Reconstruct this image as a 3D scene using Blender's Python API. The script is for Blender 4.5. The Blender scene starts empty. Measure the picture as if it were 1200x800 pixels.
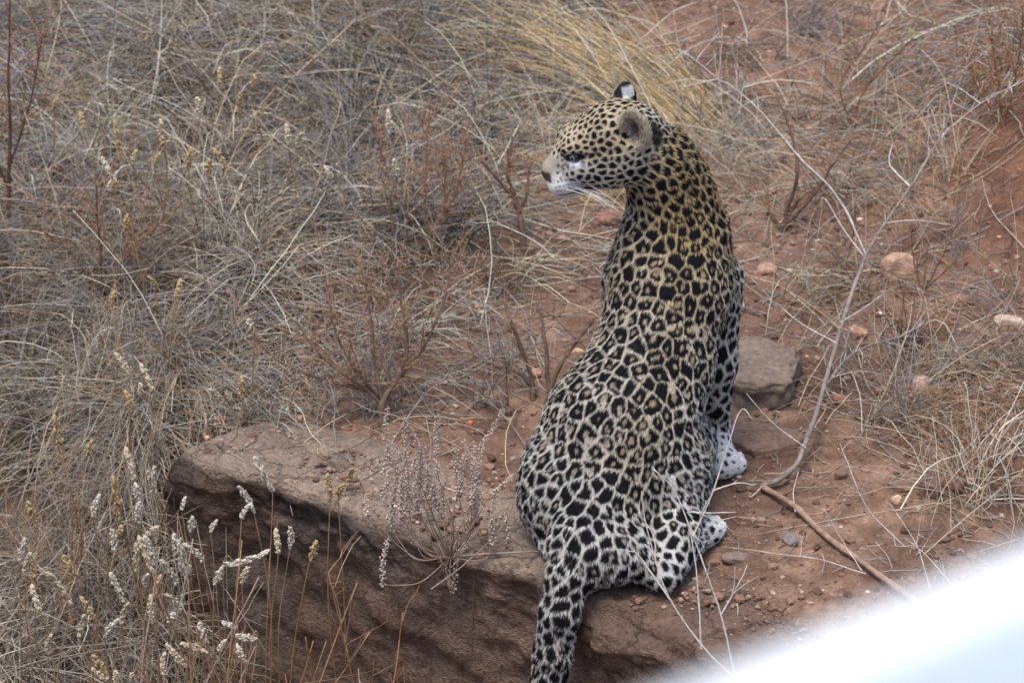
import bpy, bmesh, math, random
import numpy as np
from mathutils import Vector, Matrix, kdtree

# ------------------------------------------------------------------ camera, sky, sun, exposure
scn = bpy.context.scene
PITCH = math.radians(28.0)
CAM = np.array((0.0, -7.064, 4.106))
FWD = np.array((0.0, math.cos(PITCH), -math.sin(PITCH)))
UPV = np.array((0.0, math.sin(PITCH), math.cos(PITCH)))
cam_d = bpy.data.cameras.new('camera')
cam_o = bpy.data.objects.new('camera', cam_d)
scn.collection.objects.link(cam_o)
cam_o.location = CAM
cam_o.rotation_euler = (math.radians(90) - PITCH, 0, 0)
cam_d.sensor_width = 36
cam_d.lens = 144
cam_d.clip_start = 0.05
cam_d.clip_end = 400
cam_d.dof.use_dof = True
cam_d.dof.focus_distance = 7.9
cam_d.dof.aperture_fstop = 5.6
scn.camera = cam_o

world = bpy.data.worlds.new('World')
scn.world = world
world.use_nodes = True
wn = world.node_tree
for n in list(wn.nodes):
    wn.nodes.remove(n)
w_out = wn.nodes.new('ShaderNodeOutputWorld')
w_bg = wn.nodes.new('ShaderNodeBackground')
w_sky = wn.nodes.new('ShaderNodeTexSky')
SUN_EL, SUN_ROT = math.radians(74), math.radians(215)
w_sky.sky_type = 'NISHITA'
w_sky.sun_disc = False
w_sky.sun_elevation = SUN_EL
w_sky.sun_rotation = SUN_ROT
w_sky.air_density = 1.0
w_sky.dust_density = 2.4
w_sky.ozone_density = 1.0
w_bg.inputs['Strength'].default_value = 0.14
wn.links.new(w_sky.outputs[0], w_bg.inputs['Color'])
wn.links.new(w_bg.outputs[0], w_out.inputs['Surface'])

sun_d = bpy.data.lights.new('sun', 'SUN')
sun_d.energy = 1.4
sun_d.angle = math.radians(22)
sun_d.color = (1.0, 0.945, 0.85)
sun_o = bpy.data.objects.new('sun', sun_d)
scn.collection.objects.link(sun_o)
sun_dir = Vector((math.sin(SUN_ROT) * math.cos(SUN_EL), math.cos(SUN_ROT) * math.cos(SUN_EL), math.sin(SUN_EL)))
sun_o.rotation_euler = sun_dir.to_track_quat('Z', 'Y').to_euler()
sun_o.location = (0, 0, 8)

scn.view_settings.view_transform = 'Standard'
scn.view_settings.look = 'None'
scn.view_settings.exposure = 0.84
scn.view_settings.gamma = 1.0
scn.view_settings.use_curve_mapping = False
scn.cycles.use_denoising = True
scn.cycles.max_bounces = 6
scn.cycles.diffuse_bounces = 2

# ------------------------------------------------------------------ helpers
rng = np.random.default_rng(7)
random.seed(7)


def link(o):
    scn.collection.objects.link(o)
    return o


def tag(o, label=None, cat=None, group=None, kind=None):
    if label: o['label'] = label
    if cat: o['category'] = cat
    if group: o['group'] = group
    if kind: o['kind'] = kind
    return o


def empty(name, loc, label, cat, group=None):
    o = link(bpy.data.objects.new(name, None))
    o.location = loc
    o.empty_display_size = 0.05
    return tag(o, label, cat, group)


def ray(px, py):
    d = np.array(((px - 600) / 4800.0, 0, 0)) - UPV * ((py - 400) / 4800.0) + FWD
    return d


def G(px, py, z=0.0):
    d = ray(px, py)
    return CAM + d * ((z - CAM[2]) / d[2])


def D(px, py, y):
    d = ray(px, py)
    return CAM + d * ((y - CAM[1]) / d[1])


def proj(P):
    """world points -> photo pixels"""
    q = np.asarray(P) - CAM
    dep = q @ FWD
    return 600 + 4800 * q[..., 0] / dep, 400 - 4800 * (q @ UPV) / dep


def _hash(ix, iy, iz, seed):
    h = (ix.astype(np.int64) * 374761393 + iy.astype(np.int64) * 668265263 + iz.astype(np.int64) * 2147483647 + seed * 144665) & 0xFFFFFFFF
    h = ((h ^ (h >> 13)) * 1274126177) & 0xFFFFFFFF
    h = ((h ^ (h >> 16)) * 2246822519) & 0xFFFFFFFF
    return ((h ^ (h >> 15)) & 0xFFFFFF) / float(0xFFFFFF)


def vnoise(P, scale=1.0, seed=0):
    """value noise in -1..1 ; P (...,3)"""
    P = np.asarray(P) * scale
    i = np.floor(P).astype(np.int64)
    f = P - i
    f = f * f * f * (f * (f * 6 - 15) + 10)
    r = 0
    for dx in (0, 1):
        wx = f[..., 0] if dx else 1 - f[..., 0]
        for dy in (0, 1):
            wy = f[..., 1] if dy else 1 - f[..., 1]
            for dz in (0, 1):
                wz = f[..., 2] if dz else 1 - f[..., 2]
                r = r + wx * wy * wz * _hash(i[..., 0] + dx, i[..., 1] + dy, i[..., 2] + dz, seed)
    return r * 2 - 1


def fbm(P, scale=1.0, octaves=4, seed=0, gain=0.5):
    r, a, tot = 0, 1.0, 0
    for k in range(octaves):
        r = r + a * vnoise(P, scale * (2.03 ** k), seed + 17 * k)
        tot += a
        a *= gain
    return r / tot


def sstep(a, b, x):
    t = np.clip((x - a) / (b - a), 0, 1)
    return t * t * (3 - 2 * t)


def mesh_np(name, V, F, mat=None, col=None, smooth=True, parent=None, loc=None):
    """V (n,3), F list of arrays of faces (k, 3|4); one linked mesh object"""
    me = bpy.data.meshes.new(name)
    if not isinstance(F, (list, tuple)):
        F = [F]
    V = np.asarray(V, dtype=np.float32)
    if loc is not None:
        V = V - np.asarray(loc, dtype=np.float32)
    me.vertices.add(len(V))
    me.vertices.foreach_set('co', V.ravel())
    nl = sum(f.size for f in F)
    npoly = sum(len(f) for f in F)
    me.loops.add(nl)
    me.polygons.add(npoly)
    me.loops.foreach_set('vertex_index', np.concatenate([f.ravel() for f in F]).astype(np.int32))
    tot = np.concatenate([np.full(len(f), f.shape[1]) for f in F])
    me.polygons.foreach_set('loop_start', np.concatenate([[0], np.cumsum(tot)[:-1]]).astype(np.int32))
    me.polygons.foreach_set('use_smooth', np.full(npoly, smooth))
    me.update(calc_edges=True)
    if col is not None:
        a = me.color_attributes.new('tint', 'FLOAT_COLOR', 'POINT')
        c4 = np.ones((len(V), 4), dtype=np.float32)
        c4[:, :3] = col
        a.data.foreach_set('color', c4.ravel())
    if mat:
        me.materials.append(mat)
    o = link(bpy.data.objects.new(name, me))
    if parent:
        o.parent = parent
    elif loc is not None:
        o.location = loc
    return o


def tube_arrays(P, R, sides=3):
    """P (N,K,3), R (N,K): tapered tubes -> V, quads"""
    P = np.asarray(P, dtype=np.float64)
    N, K, _ = P.shape
    T = np.empty_like(P)
    T[:, 1:-1] = P[:, 2:] - P[:, :-2]
    T[:, 0] = P[:, 1] - P[:, 0]
    T[:, -1] = P[:, -1] - P[:, -2]
    T /= np.linalg.norm(T, axis=2, keepdims=True) + 1e-9
    ref = np.zeros_like(T)
    hor = np.abs(T[:, :, 2:3].mean(axis=1, keepdims=True)) > 0.75
    ref[...] = np.where(hor, np.array((1.0, 0.2, 0)), np.array((0.1, 0.2, 1.0)))
    n1 = np.cross(T, ref)
    n1 /= np.linalg.norm(n1, axis=2, keepdims=True) + 1e-9
    n2 = np.cross(T, n1)
    ang = np.arange(sides) * 2 * math.pi / sides
    ring = n1[:, :, None, :] * np.cos(ang)[None, None, :, None] + n2[:, :, None, :] * np.sin(ang)[None, None, :, None]
    V = P[:, :, None, :] + ring * np.asarray(R)[:, :, None, None]
    idx = np.arange(N * K * sides).reshape(N, K, sides)
    a = idx[:, :-1, :]
    b = idx[:, 1:, :]
    Q = np.stack([a, np.roll(a, -1, axis=2), np.roll(b, -1, axis=2), b], axis=-1).reshape(-1, 4)
    caps = idx[:, -1, :].reshape(N, sides)
    return V.reshape(-1, 3), Q, caps


def tubes(name, P, R, mat, col=None, sides=3, parent=None, loc=None):
    P = np.asarray(P, dtype=np.float64)
    if P.ndim == 2:
        P = P[None]
    R = np.asarray(R, dtype=np.float64)
    if R.ndim == 1:
        R = R[None]
    V, Q, caps = tube_arrays(P, R, sides)
    if col is not None:
        col = np.asarray(col)
        if col.ndim == 2:
            col = np.repeat(col, P.shape[1] * sides, axis=0)
        elif col.ndim == 3:
            col = np.repeat(col.reshape(-1, 3), sides, axis=0)
    fl = [Q] + ([caps] if sides >= 3 else [])
    return mesh_np(name, V, fl, mat, col, True, parent, loc)


def smooth_path(pts, n=24, jit=0.0, seed=0):
    """Catmull-Rom through control points, n samples"""
    p = np.asarray(pts, dtype=np.float64)
    p = np.vstack([2 * p[0] - p[1], p, 2 * p[-1] - p[-2]])
    m = len(p) - 3
    t = np.linspace(0, m - 1e-6, n)
    i = np.floor(t).astype(int)
    f = (t - i)[:, None]
    a, b, c, d = p[i], p[i + 1], p[i + 2], p[i + 3]
    r = 0.5 * (2 * b + (c - a) * f + (2 * a - 5 * b + 4 * c - d) * f * f + (3 * b - a - 3 * c + d) * f ** 3)
    if jit:
        g = np.random.default_rng(seed)
        w = g.normal(0, jit, r.shape)
        w = (w + np.roll(w, 1, 0) + np.roll(w, -1, 0)) / 3
        w[0] = 0
        r = r + w
    return r


# ------------------------------------------------------------------ materials
def new_mat(name):
    m = bpy.data.materials.new(name)
    m.use_nodes = True
    nt = m.node_tree
    b = nt.nodes['Principled BSDF']
    b.inputs['Roughness'].default_value = 0.9
    b.inputs['Specular IOR Level'].default_value = 0.2
    return m, nt, b


def tint_mat(name, rough=0.85, noise_scale=60.0, amt=0.25, spec=0.2, bump=0.0, base=None, trans=0.0):
    """colour from the mesh's own tint (or one base colour) broken up by fine noise"""
    m, nt, b = new_mat(name)
    b.inputs['Roughness'].default_value = rough
    b.inputs['Specular IOR Level'].default_value = spec
    tc = nt.nodes.new('ShaderNodeTexCoord')
    nz = nt.nodes.new('ShaderNodeTexNoise')
    nz.inputs['Scale'].default_value = noise_scale
    nz.inputs['Detail'].default_value = 4
    nt.links.new(tc.outputs['Object'], nz.inputs['Vector'])
    mr = nt.nodes.new('ShaderNodeMapRange')
    mr.inputs['From Min'].default_value = 0.3
    mr.inputs['From Max'].default_value = 0.7
    mr.inputs['To Min'].default_value = 1 - amt
    mr.inputs['To Max'].default_value = 1 + amt
    nt.links.new(nz.outputs['Fac'], mr.inputs['Value'])
    mx = nt.nodes.new('ShaderNodeMix')
    mx.data_type = 'RGBA'
    mx.blend_type = 'MULTIPLY'
    mx.inputs[0].default_value = 1.0
    if base is None:
        at = nt.nodes.new('ShaderNodeAttribute')
        at.attribute_name = 'tint'
        nt.links.new(at.outputs['Color'], mx.inputs[6])
    else:
        mx.inputs[6].default_value = (*base, 1)
    nt.links.new(mr.outputs[0], mx.inputs[7])
    nt.links.new(mx.outputs[2], b.inputs['Base Color'])
    if bump:
        bp = nt.nodes.new('ShaderNodeBump')
        bp.inputs['Strength'].default_value = bump
        bp.inputs['Distance'].default_value = 0.004
        nt.links.new(nz.outputs['Fac'], bp.inputs['Height'])
        nt.links.new(bp.outputs[0], b.inputs['Normal'])
    return m


def srgb(r, g, b):
    c = np.array((r, g, b), dtype=np.float64) / 255
    return np.where(c <= 0.04045, c / 12.92, ((c + 0.055) / 1.055) ** 2.4)
# ------------------------------------------------------------------ land
# lip of the ledge, seen from the photograph at the level the leopard sits on (z = 0)
LIP = np.array([G(px, py, 0.0)[:2] for px, py in ((60, 380), (130, 450), (222, 530), (310, 558), (400, 592), (470, 622), (560, 652), (640, 676), (720, 708), (800, 752), (870, 800), (980, 870), (1150, 965), (1500, 1130), (2600, 1600))])
LIPS = smooth_path(np.column_stack([LIP, np.zeros(len(LIP))]), 400)[:, :2]
_seg = np.linalg.norm(np.diff(LIPS, axis=0), axis=1)
LIPT = np.concatenate([[0], np.cumsum(_seg)])
_t = np.gradient(LIPS, axis=0)
_t /= np.linalg.norm(_t, axis=1, keepdims=True)
LIPN = np.stack([-_t[:, 1], _t[:, 0]], axis=1)          # towards the upper ground


def lip_dist(x, y):
    """signed distance to the lip, positive on the upper ground"""
    P = np.stack([np.ravel(x), np.ravel(y)], axis=1)
    out = np.empty(len(P))
    sub, subn = LIPS[::2], LIPN[::2]
    for i in range(0, len(P), 20000):
        q = P[i:i + 20000, None, :] - sub[None]
        d2 = (q * q).sum(-1)
        j = d2.argmin(1)
        r = np.arange(len(j))
        sg = np.sign((q[r, j] * subn[j]).sum(-1))
        out[i:i + 20000] = np.sqrt(d2[r, j]) * np.where(sg == 0, 1, sg)
    return out.reshape(np.shape(x))


def upper_h(x, y):
    P = np.stack([x, y, np.zeros_like(x)], axis=-1)
    h = 0.10 * np.clip(y - 0.35, 0, 4) + 0.045 * sstep(0.45, 1.5, y) * fbm(P, 2.2, 3, 21)
    # red earth bank on the right
    h = h + 0.26 * np.exp(-(((x - 1.34) / 0.34) ** 2 + ((y - 1.32) / 0.62) ** 2))
    h = h + 0.10 * np.exp(-(((x - 1.05) / 0.18) ** 2 + ((y - 0.28) / 0.22) ** 2))
    h = h + 0.07 * np.exp(-(((x - 0.05) / 0.16) ** 2 + ((y - 0.33) / 0.2) ** 2)) * 0.5
    return h


def terrain(x, y, detail=True):
    x = np.asarray(x, float); y = np.asarray(y, float)
    s = lip_dist(x, y)
    P = np.stack([x, y, np.zeros_like(x)], axis=-1)
    up = upper_h(x, y)
    lw = -0.62 + 0.34 * sstep(-0.60, -1.15, x) + 0.10 * fbm(P, 1.5, 3, 5)
    # the roadside rises again towards the vehicle
    lw = lw + 2.12 * sstep(-1.6, -5.6, y)
    left = sstep(-0.55, -0.80, x)                      # on the left the step softens into a grassy slope
    a = sstep(0.055, 0.145, s)
    b = sstep(-0.42, 0.20, s)
    k = a * (1 - left) + b * left
    h = lw + (up - lw) * k
    if detail:
        am = sstep(-0.3, 0.05, s) * sstep(60, 6, np.hypot(x, y))
        h = h + am * (0.018 * fbm(P, 6, 4, 31) + 0.012 * np.abs(fbm(P, 21, 3, 33)) + 0.0050 * fbm(P, 75, 2, 35))
        flat = np.exp(-(((x - 0.20) / 0.24) ** 2 + ((y + 0.05) / 0.30) ** 2))        # trodden flat under the leopard
        h = np.where(s > 0.05, h * (1 - flat) + (-0.012) * flat, h)
    # just behind the lip the earth dips under the rock
    h = h - 0.035 * sstep(0.30, 0.16, s) * sstep(-0.1, 0.1, s) * (1 - left)
    return h


def spaced(lo, hi, c0, c1, step, grow=1.25):
    mid_ = list(np.arange(c0, c1, step))
    a, st = c0, step
    left_ = []
    while a > lo:
        st *= grow; a -= st; left_.append(a)
    b_, st = mid_[-1], step
    right_ = []
    while b_ < hi:
        st *= grow; b_ += st; right_.append(b_)
    return np.array(left_[::-1] + mid_ + right_)


gx = spaced(-150, 150, -1.35, 1.45, 0.0085)
gy = spaced(-120, 180, -0.75, 2.75, 0.0085)
GX, GY = np.meshgrid(gx, gy, indexing='ij')
GZ = terrain(GX, GY)
gi = np.arange(GX.size).reshape(GX.shape)
GQ = np.stack([gi[:-1, :-1], gi[1:, :-1], gi[1:, 1:], gi[:-1, 1:]], axis=-1).reshape(-1, 4)

_ix = lambda x: np.clip(np.searchsorted(gx, x) - 1, 0, len(gx) - 2)
_iy = lambda y: np.clip(np.searchsorted(gy, y) - 1, 0, len(gy) - 2)


def hz(x, y):
    """height of the built ground, bilinear"""
    x = np.asarray(x, float); y = np.asarray(y, float)
    i, j = _ix(x), _iy(y)
    u = (x - gx[i]) / (gx[i + 1] - gx[i]); v = (y - gy[j]) / (gy[j + 1] - gy[j])
    return (GZ[i, j] * (1 - u) * (1 - v) + GZ[i + 1, j] * u * (1 - v) + GZ[i, j + 1] * (1 - u) * v + GZ[i + 1, j + 1] * u * v)


def T(px, py, up=0.0):
    """where the line of sight through a photo pixel meets the ground (or a surface 'up' above it)"""
    d = ray(px, py)
    t = np.linspace(5.5, 14.0, 1400)
    Q = CAM + d * t[:, None]
    below = Q[:, 2] < hz(Q[:, 0], Q[:, 1]) + up
    i = int(np.argmax(below)) if below.any() else len(t) - 1
    return Q[i]


def soil_material():
    m, nt, b = new_mat('red_soil')
    N = nt.nodes.new; L = nt.links.new
    tc = N('ShaderNodeTexCoord')
    def noise(scale, det=6, rough=0.6, w=0):
        n = N('ShaderNodeTexNoise'); n.inputs['Scale'].default_value = scale; n.inputs['Detail'].default_value = det
        n.inputs['Roughness'].default_value = rough
        L(tc.outputs['Object'], n.inputs['Vector']); return n
    n1, n2, n3 = noise(2.3), noise(17), noise(140, 3)
    r1 = N('ShaderNodeValToRGB')
    r1.color_ramp.elements[0].position = 0.35; r1.color_ramp.elements[0].color = (0.165, 0.098, 0.070, 1)
    r1.color_ramp.elements[1].position = 0.65; r1.color_ramp.elements[1].color = (0.325, 0.204, 0.140, 1)
    L(n1.outputs['Fac'], r1.inputs[0])
    r2 = N('ShaderNodeValToRGB')
    r2.color_ramp.elements[0].position = 0.38; r2.color_ramp.elements[0].color = (0.62, 0.58, 0.56, 1)
    r2.color_ramp.elements[1].position = 0.64; r2.color_ramp.elements[1].color = (1.12, 1.12, 1.12, 1)
    L(n2.outputs['Fac'], r2.inputs[0])
    mx = N('ShaderNodeMix'); mx.data_type = 'RGBA'; mx.blend_type = 'MULTIPLY'; mx.inputs[0].default_value = 1
    at = N('ShaderNodeAttribute'); at.attribute_name = 'tint'
    mt = N('ShaderNodeMix'); mt.data_type = 'RGBA'; mt.blend_type = 'MULTIPLY'; mt.inputs[0].default_value = 1
    L(r1.outputs[0], mt.inputs[6]); L(at.outputs['Color'], mt.inputs[7])
    L(mt.outputs[2], mx.inputs[6]); L(r2.outputs[0], mx.inputs[7])
    r3 = N('ShaderNodeMapRange'); r3.inputs['From Min'].default_value = 0.3; r3.inputs['From Max'].default_value = 0.7
    r3.inputs['To Min'].default_value = 0.72; r3.inputs['To Max'].default_value = 1.25
    L(n3.outputs['Fac'], r3.inputs['Value'])
    mx2 = N('ShaderNodeMix'); mx2.data_type = 'RGBA'; mx2.blend_type = 'MULTIPLY'; mx2.inputs[0].default_value = 1
    L(mx.outputs[2], mx2.inputs[6]); L(r3.outputs[0], mx2.inputs[7])
    L(mx2.outputs[2], b.inputs['Base Color'])
    bp = N('ShaderNodeBump'); bp.inputs['Strength'].default_value = 0.7; bp.inputs['Distance'].default_value = 0.006
    ad = N('ShaderNodeMath'); ad.operation = 'ADD'
    L(n2.outputs['Fac'], ad.inputs[0]); L(n3.outputs['Fac'], ad.inputs[1])
    L(ad.outputs[0], bp.inputs['Height']); L(bp.outputs[0], b.inputs['Normal'])
    b.inputs['Roughness'].default_value = 0.95
    return m


soil = soil_material()
GP = np.stack([GX, GY, GZ], axis=-1).reshape(-1, 3)
# humus under the grass is greyer than bare red earth, its colour darkened further as shade among stems; the bank on the right is the reddest
_s = lip_dist(GX, GY).ravel()
humus_shade = sstep(0.35, -0.45, GP[:, 0] + 0.35 * fbm(GP, 2.5, 3, 81)) * sstep(0.2, 0.8, GP[:, 1] + 0.9 * sstep(-0.3, -0.8, GP[:, 0]) + 0.3 * fbm(GP, 3, 3, 82))
red = np.exp(-(((GP[:, 0] - 1.30) / 0.42) ** 2 + ((GP[:, 1] - 1.25) / 0.75) ** 2))
gcol = np.ones((len(GP), 3))
gcol = gcol + (np.array((0.27, 0.31, 0.31)) - gcol) * (0.85 * humus_shade)[:, None]
gcol = gcol + (np.array((0.85, 0.62, 0.52)) - gcol) * (0.8 * red)[:, None]
dark_patch = sstep(-0.05, 0.35, fbm(GP, 4.2, 3, 84)) * sstep(0.75, 0.1, GP[:, 1]) * sstep(0.05, 0.3, GP[:, 0])  # patchy darker soil on the near right
gcol = gcol * (1 - 0.45 * dark_patch)[:, None]
dark_spot = np.exp(-(((GP[:, 0] - 0.48) / 0.30) ** 2 + ((GP[:, 1] - 0.0) / 0.34) ** 2))          # darker soil just right of the leopard
gcol = gcol * (1 - 0.30 * dark_spot * (0.7 + 0.5 * fbm(GP, 9, 3, 86)))[:, None]
ground = mesh_np('ground', GP, GQ, soil, gcol)
ground['kind'] = 'structure'

# ---- the rock ledge: cross-section swept along the lip, then roughened
def ledge_material():
    m, nt, b = new_mat('ledge_rock')
    N = nt.nodes.new; L = nt.links.new
    tc = N('ShaderNodeTexCoord')
    geo = N('ShaderNodeAttribute'); geo.attribute_name = 'tint'
    n1 = N('ShaderNodeTexNoise'); n1.inputs['Scale'].default_value = 11; n1.inputs['Detail'].default_value = 7; n1.inputs['Roughness'].default_value = 0.65
    n2 = N('ShaderNodeTexNoise'); n2.inputs['Scale'].default_value = 120; n2.inputs['Detail'].default_value = 4
    mp = N('ShaderNodeMapping'); mp.inputs['Scale'].default_value = (1, 1, 1.8)
    L(tc.outputs['Object'], mp.inputs['Vector']); L(mp.outputs[0], n1.inputs['Vector']); L(tc.outputs['Object'], n2.inputs['Vector'])
    r1 = N('ShaderNodeMapRange'); r1.inputs['From Min'].default_value = 0.3; r1.inputs['From Max'].default_value = 0.7; r1.inputs['To Min'].default_value = 0.62; r1.inputs['To Max'].default_value = 1.3
    r2 = N('ShaderNodeMapRange'); r2.inputs['From Min'].default_value = 0.3; r2.inputs['From Max'].default_value = 0.7; r2.inputs['To Min'].default_value = 0.72; r2.inputs['To Max'].default_value = 1.25
    L(n1.outputs['Fac'], r1.inputs['Value']); L(n2.outputs['Fac'], r2.inputs['Value'])
    mu = N('ShaderNodeMath'); mu.operation = 'MULTIPLY'; L(r1.outputs[0], mu.inputs[0]); L(r2.outputs[0], mu.inputs[1])
    mx = N('ShaderNodeMix'); mx.data_type = 'RGBA'; mx.blend_type = 'MULTIPLY'; mx.inputs[0].default_value = 1
    L(geo.outputs['Color'], mx.inputs[6]); L(mu.outputs[0], mx.inputs[7]); L(mx.outputs[2], b.inputs['Base Color'])
    bp = N('ShaderNodeBump'); bp.inputs['Strength'].default_value = 0.9; bp.inputs['Distance'].default_value = 0.008
    n4 = N('ShaderNodeTexNoise'); n4.inputs['Scale'].default_value = 320; n4.inputs['Detail'].default_value = 3
    L(tc.outputs['Object'], n4.inputs['Vector'])
    vo = N('ShaderNodeTexVoronoi'); vo.feature = 'DISTANCE_TO_EDGE'; vo.inputs['Scale'].default_value = 7
    wv = N('ShaderNodeMix'); wv.data_type = 'RGBA'; wv.blend_type = 'ADD'; wv.inputs[0].default_value = 0.16
    L(tc.outputs['Object'], wv.inputs[6]); L(n1.outputs['Color'], wv.inputs[7]); L(wv.outputs[2], vo.inputs['Vector'])
    cr = N('ShaderNodeMapRange'); cr.inputs['From Min'].default_value = 0.0; cr.inputs['From Max'].default_value = 0.02; cr.inputs['To Min'].default_value = 0.35; cr.inputs['To Max'].default_value = 1.0
    L(vo.outputs['Distance'], cr.inputs['Value'])
    m4 = N('ShaderNodeMath'); m4.operation = 'MULTIPLY_ADD'; m4.inputs[1].default_value = 0.7
    L(n4.outputs['Fac'], m4.inputs[0]); L(mu.outputs[0], m4.inputs[2])
    m5 = N('ShaderNodeMath'); m5.operation = 'ADD'; L(m4.outputs[0], m5.inputs[0]); L(cr.outputs[0], m5.inputs[1])
    L(m5.outputs[0], bp.inputs['Height']); L(bp.outputs[0], b.inputs['Normal'])
    b.inputs['Roughness'].default_value = 0.95
    return m


prof = np.array([(0.42, -0.10), (0.33, -0.045), (0.27, -0.012), (0.18, 0.001), (0.10, 0.004), (0.05, 0.003), (0.014, 0.001), (0.004, -0.007), (0.0, -0.020),
                 (-0.002, -0.06), (0.004, -0.11), (0.004, -0.20), (0.0, -0.32), (-0.01, -0.45), (-0.03, -0.60), (-0.08, -0.80), (-0.10, -1.0)])
pt_ = smooth_path(np.column_stack([prof, np.zeros(len(prof))]), 150)[:, :2]
us = np.linspace(0.0, LIPT[int(np.argmax(LIPS[:, 0] > 2.2))], 520)
cx = np.interp(us, LIPT, LIPS[:, 0]); cy = np.interp(us, LIPT, LIPS[:, 1])
nx_ = np.interp(us, LIPT, LIPN[:, 0]); ny_ = np.interp(us, LIPT, LIPN[:, 1])
u0 = np.interp(G(222, 530)[0], LIPS[:, 0], LIPT)             # left end of the slab
fade = sstep(u0 - 0.14, u0 - 0.01, us)
LX = cx[:, None] + nx_[:, None] * pt_[None, :, 0]
LY = cy[:, None] + ny_[:, None] * pt_[None, :, 0]
LZ = np.repeat(pt_[None, :, 1], len(us), axis=0) - 0.22 * (1 - fade)[:, None]
LP = np.stack([LX, LY, LZ], axis=-1)
facew = sstep(-0.015, -0.06, LZ)
dn = (0.026 * fbm(LP * np.array((1, 1, 0.7)), 5.5, 4, 51) + 0.014 * np.abs(fbm(LP * np.array((1, 1, 2.2)), 13, 4, 53)) + 0.006 * fbm(LP, 60, 2, 54)) * (0.35 + 0.65 * facew)
# vertical breaks and blocky planes in the face
blk = np.round(fbm(np.stack([LX, LY, LZ * 0.35], -1), 4.5, 1, 57) * 2.2) / 2.2
dn = dn + 0.017 * blk * facew
# the lip is chipped: notches along its length, and slabs of the face broken away in steps
uu = np.repeat(us[:, None], LX.shape[1], axis=1)
U3 = np.stack([uu, LZ * 0.6, np.zeros_like(uu)], axis=-1)
chip = np.round(fbm(U3, 8.0, 2, 91) * 3) / 3 * 0.55 + 0.45 * fbm(U3, 17, 2, 92)
dn = dn + 0.017 * chip * sstep(0.16, 0.0, pt_[None, :, 0]) * sstep(u0 - 0.02, u0 + 0.22, us)[:, None]
U4 = np.stack([uu * 0.7, LZ * 2.6, np.zeros_like(uu)], axis=-1)
dn = dn + 0.012 * (np.round(fbm(U4, 7.0, 2, 95) * 3) / 3) * facew
LP[..., 0] -= nx_[:, None] * dn
LP[..., 1] -= ny_[:, None] * dn
topw = 1 - facew
LP[..., 2] += topw * (0.014 * fbm(LP, 8, 4, 61) + 0.007 * np.abs(fbm(LP, 34, 3, 63))) - 0.006 * topw
# keep it below the sitting leopard
LP[..., 2] = np.where(topw > 0.5, np.minimum(LP[..., 2], 0.004), LP[..., 2])
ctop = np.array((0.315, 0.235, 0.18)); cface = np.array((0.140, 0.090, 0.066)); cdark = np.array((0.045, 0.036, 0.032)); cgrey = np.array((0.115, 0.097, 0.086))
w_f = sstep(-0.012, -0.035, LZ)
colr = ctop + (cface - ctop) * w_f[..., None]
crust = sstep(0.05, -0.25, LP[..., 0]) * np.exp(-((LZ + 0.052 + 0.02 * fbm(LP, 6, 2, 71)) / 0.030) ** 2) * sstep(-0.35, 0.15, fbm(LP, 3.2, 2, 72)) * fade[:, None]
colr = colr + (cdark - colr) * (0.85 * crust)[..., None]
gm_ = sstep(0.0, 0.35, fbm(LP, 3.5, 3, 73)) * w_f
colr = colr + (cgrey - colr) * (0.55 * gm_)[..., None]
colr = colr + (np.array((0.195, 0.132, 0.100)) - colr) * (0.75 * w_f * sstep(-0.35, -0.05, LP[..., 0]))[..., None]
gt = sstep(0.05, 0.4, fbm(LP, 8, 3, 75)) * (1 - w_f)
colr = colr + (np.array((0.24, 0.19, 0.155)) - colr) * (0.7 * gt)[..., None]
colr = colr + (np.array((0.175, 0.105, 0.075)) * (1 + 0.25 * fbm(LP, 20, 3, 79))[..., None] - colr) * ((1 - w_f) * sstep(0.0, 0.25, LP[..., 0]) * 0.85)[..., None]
li = np.arange(LX.size).reshape(LX.shape)
LQd = np.stack([li[:-1, :-1], li[:-1, 1:], li[1:, 1:], li[1:, :-1]], axis=-1).reshape(-1, 4)
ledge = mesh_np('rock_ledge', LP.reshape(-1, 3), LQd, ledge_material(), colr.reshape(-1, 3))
ledge['kind'] = 'structure'
_PA, _PB = prof[::-1, 0], prof[::-1, 1]


def top_z(x, y):
    """ground or ledge top, whichever is higher"""
    s = lip_dist(x, y)
    lt = np.interp(s, prof[:9][::-1, 0], prof[:9][::-1, 1]) - 0.004
    ok = (s > 0.01) & (s < 0.34) & (np.asarray(x) > G(235, 530)[0])
    return np.where(ok, np.maximum(hz(x, y), lt), hz(x, y))
# ------------------------------------------------------------------ dry grass and litter
DENS = np.array([
    [.85, .85, .80, .75, .75, .70, .55, .18, .08, .10, .15, .40],
    [.95, .95, .95, .90, .90, .85, .70, .34, .24, .18, .18, .14],
    [.95, .95, .95, .80, .80, .72, .38, .16, .16, .13, .12, .04],
    [.95, .90, .65, .60, .52, .38, .09, .08, .05, .08, .12, .03],
    [.95, .90, .65, .30, .15, .10, .04, .03, .03, .05, .12, .18],
    [.95, .95, .10, .02, .02, .03, .03, .01, .01, .01, .03, .14],
    [.95, .90, .08, .01, .00, .00, .00, .00, .01, .01, .02, .06],
    [.95, .90, .25, .03, .00, .00, .00, .00, .00, .00, .00, .00]])


def dens(px, py):
    u = np.clip(px / 100 - 0.5, 0, 10.999); v = np.clip(py / 100 - 0.5, 0, 6.999)
    i = np.floor(u).astype(int); j = np.floor(v).astype(int); a = u - i; b = v - j
    return (DENS[j, i] * (1 - a) * (1 - b) + DENS[j, i + 1] * a * (1 - b) + DENS[j + 1, i] * (1 - a) * b + DENS[j + 1, i + 1] * a * b)


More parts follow.
